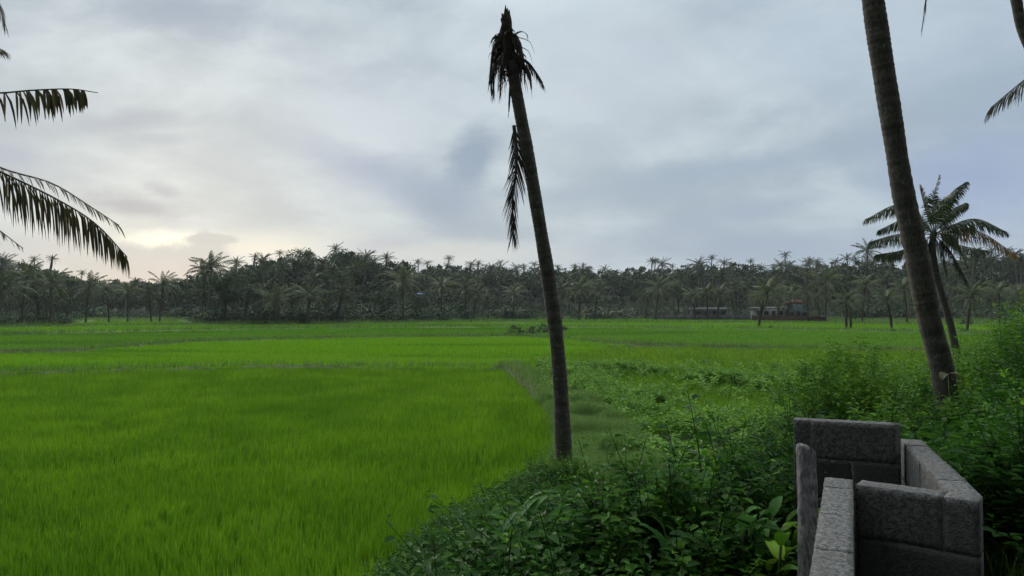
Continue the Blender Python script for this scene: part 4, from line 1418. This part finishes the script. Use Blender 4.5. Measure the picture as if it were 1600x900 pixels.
def near_shrub(px, py_top, D, rx, hz, label, mat='bush_light', nl=500, seed=0, protos=None):
    top = at(px, py_top, D)
    gz = ground_z(top[:1], top[1:2])[0]
    H = max(top[2] - gz, .5)
    root = empty('shrub', (top[0], top[1], gz)); tag(root, label, 'shrub')
    r = np.random.default_rng(seed)
    sm = MB(); lf = MB()
    nb_ = nl
    u_ = unit(r.normal(0, 1, (nb_, 3))); 
    tt = r.random(nb_) ** .45; rv = min(H * .5, .95)
    tips = u_ * tt[:, None] * np.array([rx, rx, rv]) * (1 + .14 * r.normal(0, 1, (nb_, 1)))
    tips[:, 2] = np.clip(tips[:, 2] + H - rv, .05, H * 1.05) - .30
    which = r.integers(0, 4, nb_)
    for q in range(4):
        s = which == q
        lf.add(*scatter((protos or SPR)[q % len(protos or SPR)], tips[s], r.random(s.sum()) * 6.28, r.uniform(.6, 1.0, s.sum()), r.random(s.sum()) * .8, r.random(s.sum()) * 6.28))
    for q in range(10):
        V, F_ = tube(spline([(0, 0, -.1), tips[q] * .5 + (0, 0, .1), tips[q]], 5), [.02, .016, .012, .008, .004], 5); sm.add(V, F_)
    sm.build('stem', M['stem'], root, True); lf.build('foliage', M[mat], root)
    return root


near_shrub(1315, 530, 11.0, .85, 1, 'leafy shrub poking up above the scrub behind the block walls, left of the leaning trunk', 'bush_light', nl=520, seed=1, protos=SPR_LONG[:1] + SPR_WIDE)
near_shrub(1275, 600, 10.5, .8, 1, 'rounded shrub behind the left corner of the block walls', 'bush', nl=240, seed=2)
near_shrub(1225, 640, 9.0, .5, 1, 'narrow shrub left of the block walls', 'bush', nl=150, seed=3)
near_shrub(1380, 598, 10.5, .9, 1, 'low wide shrub between the poking shrub and the leaning trunk', nl=240, seed=4)
near_shrub(1560, 535, 13.0, 1.2, 1, 'tall yellow-green shrub right of the leaning trunk', nl=520, seed=5)
near_shrub(1640, 515, 13.5, 1.5, 1, 'tall yellow-green shrub cut by the right edge', nl=520, seed=6)
near_shrub(1575, 620, 8.8, 1.0, 1, 'dark shrub below the tall yellow-green shrub', 'bush', nl=300, seed=7)
near_shrub(1510, 640, 8.6, .8, 1, 'dark low shrub at the foot of the leaning trunk', 'bush', nl=200, seed=8)
near_shrub(884, 700, 14.9, .45, 1, 'vine-covered shrub wrapped around the foot of the broken palm', 'bush_light', nl=110, seed=9)

# tall weed stalk left of the shrub
b = on_ground(*at(1233, 700, 11.0)[:2]); tpz = at(1233, 585, 11.0)[2]
root = empty('tall_weed', b); tag(root, 'thin upright weed stalk left of the poking shrub', 'weed')
st = MB(); V, F_ = tube(spline([(0, 0, 0), (.03, 0, (tpz - b[2]) * .5), (.0, .02, tpz - b[2])], 8), np.linspace(.012, .004, 8), 5); st.add(V, F_); st.build('stem', M['stem'], root)
hh = np.linspace(.3, 1, 60) * (tpz - b[2]); az = np.arange(60) * 2.4
V, F_ = leaves(np.stack([0 * hh + .015, 0 * hh, hh], -1), np.stack([np.cos(az), np.sin(az), 0 * az + .2], -1), np.tile([0, .1, 1.0], (60, 1)), .11, .05)
MB().add(V, F_, np.repeat(rng.random(60), 6)).build('foliage', M['bush_light'], root)

# yellowing big leaf at the foot of the leaning palm
b = ground_at_pixel(1462, 640, .6); gz = ground_z(b[:1], b[1:2])[0]
root = empty('wilted_plant', (b[0], b[1] - .3, gz)); tag(root, 'wilted brown-yellow large leaf in front of the leaning trunk foot', 'plant')
st = MB(); h_ = at(1465, 585, b[1] - .3)[2] - gz
V, F_ = tube(spline([(0, 0, -.1), (0.02, 0, h_ * .5), (0, 0, h_)], 5), .012, 5); st.add(V, F_); st.build('stem', M['stem'], root)
lf = MB()
for q in range(2):
    V, F_ = big_leaf(np.array([0, 0, h_]), 3.6 + q * 2.1, .3, .18, .13, 1.9, q); lf.add(V, F_, q / 3)
lf.build('leaf', M['yellow_leaf'], root)


# ------------------------------------------------------------------ buildings and walls by the grove
M['white_wall'] = simple_mat('white_wall', (.33, .335, .34), .85, .2, 1.2, .2)
M['grey_wall'] = simple_mat('grey_wall', (.11, .118, .12), .9, .2, .9, .35)
M['blue_wall'] = simple_mat('blue_wall', (.16, .22, .24), .85, .2, 1.2, .2)
M['brick_wall'] = simple_mat('brick_wall', (.085, .050, .042), .95, .1, 2.5, .4)
M['red_tile'] = simple_mat('red_tile', (.13, .05, .036), .85, .2, 2.0, .35)
M['blue_sheet'] = simple_mat('blue_sheet', (.08, .14, .55), .5, .4, 1.0, .2)
M['grey_roof'] = simple_mat('grey_roof', (.22, .22, .22), .9, .2, 1.0, .3)
M['dark_open'] = simple_mat('dark_open', (.03, .03, .03), .6, .4, 1.0, .2)


def house(px, base_py, D, w, dpt, wall_h, roof_h, name, label, wall, roofm, windows=2, hip=True, over=.6):
    x = (px - 800) / FPX * D
    gz = min(on_ground(x, D)[2], on_ground(x, D + dpt)[2], on_ground(x + w / 2, D)[2])
    if base_py is not None: gz = at(px, base_py, D)[2]
    root = empty(name, (x, D, gz)); tag(root, label, 'house')
    mb = MB(); mb.add(*box(-w / 2, w / 2, 0, dpt, -1.0, wall_h)); wl = mb.build('wall', M[wall], root)
    a, b = w / 2 + over, over
    rx_ = a - (dpt / 2 + over if hip else 0) * .9
    V = np.array([(-a, -b, wall_h + .003), (a, -b, wall_h + .003), (a, dpt + b, wall_h + .003), (-a, dpt + b, wall_h + .003),
                  (-max(rx_, .3), dpt / 2, wall_h + roof_h), (max(rx_, .3), dpt / 2, wall_h + roof_h)])
    mb = MB(); mb.add(V, [np.array([(0, 1, 5, 4), (2, 3, 4, 5)]), np.array([(1, 2, 5), (3, 0, 4)]), np.array([(0, 3, 2, 1)])])
    mb.build('roof', M[roofm], root)
    nw = windows
    for q in range(nw):
        cx = -w / 2 + w * (q + .5) / nw
        if q == nw // 2 and nw > 2:
            fr = MB().add(*box(cx - .5, cx + .5, -.03, .0, 0.02, 2.1)).build('door', M['brick_wall'], root)
            MB().add(*box(cx + .32, cx + .40, -.08, -.033, 1.0, 1.08)).build('handle', M['dark_open'], fr)
            continue
        fr = MB()
        for bx in ((cx - .65, cx + .65, -.06, -.003, 2.0, 2.08), (cx - .65, cx + .65, -.09, -.003, .84, .92), (cx - .65, cx - .57, -.06, -.003, .923, 1.997),
                   (cx + .57, cx + .65, -.06, -.003, .923, 1.997), (cx - .03, cx + .03, -.055, -.003, .923, 1.997)):
            fr.add(*box(*bx))
        f_ = fr.build('window', M['white_wall'], root)
        MB().add(*box(cx - .567, cx - .033, -.03, -.004, .925, 1.995)).build('pane', M['dark_open'], f_)
        MB().add(*box(cx + .033, cx + .567, -.03, -.004, .925, 1.995)).build('pane', M['dark_open'], f_)
    return root


house(1247, 499, 197, 5.2, 4.5, 4.0, 1.3, 'red_roofed_house', 'small house with red tiled roof half hidden by palms at the grove edge', 'blue_wall', 'red_tile', 3)
house(1203, 498, 197, 7.5, 5, 2.6, .5, 'white_house', 'low white house with dark openings behind the red brick wall', 'white_wall', 'grey_roof', 4, False)
house(1153, 455, 262, 5.5, 5, 3.0, .4, 'hillside_house', 'pale flat-roofed house peeping out high on the wooded slope', 'white_wall', 'grey_roof', 2, False)
house(661, 478, 215, 3.2, 3.5, 3.2, .55, 'blue_roofed_shed', 'small shed under a bright blue sheet roof among the palms', 'grey_wall', 'blue_sheet', 1, False, .3)
house(1110, 497, 208, 9, 5, 2.4, .5, 'grey_house', 'low pale grey building behind the long pale wall', 'grey_wall', 'grey_roof', 4, False)


def yard_wall(p0, p1, D_a, D_b, h, name, label, mat, posts=6, piers=True):
    a = at(p0, 490, D_a); b = at(p1, 490, D_b)
    a[2] = on_ground(a[0], a[1])[2]; b[2] = on_ground(b[0], b[1])[2]
    root = empty(name, (a[0], a[1], a[2])); tag(root, label, 'wall')
    d = b - a; L_ = math.hypot(d[0], d[1]); root.rotation_euler = (0, 0, math.atan2(d[1], d[0]))
    mb = MB(); mb.add(*box(0, L_, 0, .2, -1.2, h)); mb.build('panel', M[mat], root)
    MB().add(*box(-.02, L_ + .02, -.04, .24, h + .002, h + .08)).build('coping', M['grey_wall'], root)
    for q in range(posts + 1):
        xx = L_ * q / posts
        MB().add(*box(xx - .15, xx + .15, -.09, .29, -1.0, h + .25)).build('post', M[mat], root)
    return root


yard_wall(1020, 1172, 200, 196, 1.5, 'compound_wall', 'long pale grey compound wall at the foot of the grove right of centre', 'grey_wall', 10)
yard_wall(1176, 1290, 190, 176, 1.25, 'brick_wall', 'low reddish brick compound wall in front of the houses', 'brick_wall', 8)
yard_wall(1548, 1680, 176, 176, 1.6, 'compound_wall', 'grey compound wall at the right edge behind the palms', 'grey_wall', 7)


# ------------------------------------------------------------------ block walls on the bank
def block_mat():
    m, t, o = new_mat('cinder_block')
    pos = S(t, t.nodes.new('ShaderNodeTexCoord').outputs['Object'])
    fine = noise(t, pos, 170, 3, .7); mid = noise(t, pos, 60, 4, .7); big = noise(t, pos, 4, 5, .6)
    vn = t.nodes.new('ShaderNodeTexVoronoi'); vn.inputs['Scale'].default_value = 110
    t.links.new(pos.s, vn.inputs['Vector'])
    vo = S(t, vn.outputs['Distance'])
    c = mix(t, (mid * .5 + fine * .5).step(.40, .60), (.05, .05, .05), (.20, .20, .198))
    c = mix(t, attr(t) * (.6 + big * .5), c, (.045, .045, .046))  # per-course value darkens the blocks, shade carried in the colour
    c = mix(t, big.step(.48, .66) * .5, c, (.09, .092, .088))
    p = principled(t, c, .95, .2, mid * .4 + fine * .7 + vo * .5, .8, .005)
    t.links.new(p.outputs[0], o.inputs[0])
    return m


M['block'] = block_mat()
M['mortar'] = simple_mat('mortar', (.085, .085, .085), .95, .1, 60, .3, bstr=.8, bdist=.01)


def rough_box(x0, x1, y0, y1, z0, z1, step=.022, amp=.0009, seed=0, bev=.0012):
    """box with subdivided, roughened faces and softened edges"""
    nx, ny, nz_ = [max(2, int(round((b - a) / step))) for a, b in ((x0, x1), (y0, y1), (z0, z1))]
    ix, iy, iz = np.meshgrid(np.arange(nx + 1), np.arange(ny + 1), np.arange(nz_ + 1), indexing='ij')
    surf = (ix == 0) | (ix == nx) | (iy == 0) | (iy == ny) | (iz == 0) | (iz == nz_)
    idx = -np.ones(surf.shape, int); idx[surf] = np.arange(surf.sum())
    V = np.stack([x0 + (x1 - x0) * ix[surf] / nx, y0 + (y1 - y0) * iy[surf] / ny, z0 + (z1 - z0) * iz[surf] / nz_], -1)
    ex = ((ix == 0) | (ix == nx))[surf].astype(int) + ((iy == 0) | (iy == ny))[surf] + ((iz == 0) | (iz == nz_))[surf]
    c = np.array([(x0 + x1) / 2, (y0 + y1) / 2, (z0 + z1) / 2])
    r = np.random.default_rng(seed)
    on = np.stack([((ix == 0) | (ix == nx))[surf], ((iy == 0) | (iy == ny))[surf], ((iz == 0) | (iz == nz_))[surf]], -1)
    V = V - np.sign(V - c) * on * (bev * (ex >= 2))[:, None] * (.6 + .9 * r.random((len(V), 1)))
    V = V + r.normal(0, amp, V.shape) * on
    fs = []
    def quad(a, b, c_, d): fs.append(np.stack([a, b, c_, d], -1).reshape(-1, 4))
    for s, fl in ((0, 0), (nx, 1)):
        q = idx[s]; A = (q[:-1, :-1], q[1:, :-1], q[1:, 1:], q[:-1, 1:]); quad(*(A if fl else A[::-1]))
    for s, fl in ((0, 1), (ny, 0)):
        q = idx[:, s]; A = (q[:-1, :-1], q[1:, :-1], q[1:, 1:], q[:-1, 1:]); quad(*(A if fl else A[::-1]))
    for s, fl in ((0, 0), (nz_, 1)):
        q = idx[:, :, s]; A = (q[:-1, :-1], q[1:, :-1], q[1:, 1:], q[:-1, 1:]); quad(*(A if fl else A[::-1]))
    return V, np.concatenate(fs)


def block_wall(root, A, B, ztop, th, zbot, name, seed, offs=0.0, bl=.40, course=.2):
    """wall from A to B (centre line), laid in block courses"""
    A = np.array(A, float); B = np.array(B, float)
    d = B - A; L_ = np.hypot(*d); an = math.atan2(d[1], d[0])
    r = random.Random(seed)
    mb = MB(); mo = MB()
    z = ztop; k_ = 0
    while z > zbot:
        z0 = max(z - course, zbot)
        x = -((offs + (k_ % 2) * bl / 2) % bl)
        while x < L_:
            xa, xb = max(0, x) + .0008, min(L_, x + bl) - .0008
            if xb - xa > .03:
                jy = r.uniform(-.0015, .0015); jz = r.uniform(-.003, .001) if k_ == 0 else 0
                V, F_ = rough_box(xa, xb, -th / 2 + jy, th / 2 + jy, z0 + .0012, z - .0006 + jz, seed=seed * 50 + k_ * 7 + int(x * 9))
                mb.add(V, F_, r.uniform(.0, .35) if k_ == 0 else r.uniform(.7, 1.0))  # lower courses painted darker to stand for the shaded wall faces
            x += bl
        z = z0; k_ += 1
    V, F_ = box(.002, L_ - .002, -th / 2 + .003, th / 2 - .003, zbot, ztop - .004)
    mo.add(V, F_)
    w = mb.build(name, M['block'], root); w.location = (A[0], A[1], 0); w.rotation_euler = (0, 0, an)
    m_ = mo.build('mortar', M['mortar'], w)
    return w


zt = 3.30
tank = empty('block_tank', (0, 0, 0)); tag(tank, 'unfinished grey concrete block enclosure with open top at the bottom right', 'block enclosure')


def gp(px, py, z):
    """ground-plan point where the pixel's ray meets height z"""
    a, b = (px - 800) / FPX, (450 - py) / FPX
    c, s = math.cos(PITCH), math.sin(PITCH)
    d = np.array([a, c - b * s, s + b * c]); k_ = (z - CAM[2]) / d[2]
    return CAM + d * k_


zb = 2.0
# front wall: near top edge from (1334,756) to (1530,790)
pA, pB = gp(1336, 757, zt), gp(1531, 784, zt)
th = .105
dirf = unit((pB - pA)[:2]); nf_ = np.array([-dirf[1], dirf[0]])
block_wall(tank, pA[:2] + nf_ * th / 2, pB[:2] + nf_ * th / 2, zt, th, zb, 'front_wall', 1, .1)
# right wall: outer edge from (1530,776) to (1440,684)
pC, pD = pB[:2] + nf_ * (th + .004), gp(1441, 686, zt)[:2]
dr_ = unit(pD - pC); nr = np.array([-dr_[1], dr_[0]])
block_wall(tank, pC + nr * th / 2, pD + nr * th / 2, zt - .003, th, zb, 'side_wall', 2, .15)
# left wall running towards the camera from the front wall's left end
pE = gp(1333, 750, zt)[:2]; pF = gp(1335, 900, zt)[:2]
dl = unit(pF - pE); nl_ = np.array([dl[1], -dl[0]])
if nl_[0] > 0: nl_ = -nl_
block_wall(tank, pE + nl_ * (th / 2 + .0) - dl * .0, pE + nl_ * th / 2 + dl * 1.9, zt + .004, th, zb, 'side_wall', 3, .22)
# taller back wall
pG, pH = gp(1240, 655, zt + .10), gp(1408, 664, zt + .10)
db = unit((pH - pG)[:2]); nb2 = np.array([-db[1], db[0]])
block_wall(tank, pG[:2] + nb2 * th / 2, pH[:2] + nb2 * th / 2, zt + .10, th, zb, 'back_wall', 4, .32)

# weathered post leaning in the corner
M['post'] = simple_mat('post', (.17, .17, .172), .9, .15, 11, .5, bstr=.9, bdist=.008, stretch=(7, 7, .45))
p0 = at(1262, 1010, 3.25); p1 = at(1257, 694, 3.55)
root = empty('post', p0); tag(root, 'weathered grey timber plank with rounded top corner standing inside the left end of the enclosure', 'post')
hp = float(p1[2] - p0[2])
V, F_ = rough_box(-.041, .041, -.028, .028, -.02, hp, .012, .0009, 9, .004)
hh_ = np.maximum(V[:, 2] - (hp - .055), 0)
lim = .041 - .055 + np.sqrt(np.maximum(.055 ** 2 - hh_ ** 2, 0))
V[:, 0] = np.where(hh_ > 0, np.minimum(V[:, 0], lim), V[:, 0])
V[:, 0] += .010 * np.sin(V[:, 2] * 3.0) + (p1[0] - p0[0]) * V[:, 2] / hp
V[:, 1] += (p1[1] - p0[1]) * V[:, 2] / hp
MB().add(V, F_).build('shaft', M['post'], root)

# ------------------------------------------------------------------ haze
hz, t, o = new_mat('haze_air')
t.nodes.remove([n_ for n_ in t.nodes if n_.type == 'OUTPUT_MATERIAL'][0])
o = t.nodes.new('ShaderNodeOutputMaterial')
vp = t.nodes.new('ShaderNodeVolumePrincipled')
vp.inputs['Color'].default_value = (.86, .92, 1.0, 1)
vp.inputs['Density'].default_value = .00016
vp.inputs['Anisotropy'].default_value = .2
t.links.new(vp.outputs[0], o.inputs['Volume'])
haze = MB().add(*box(-760, 760, -760, 780, -9, 62)).build('haze', hz)
tag(haze, 'thin damp air over the fields', 'haze', kind='stuff')
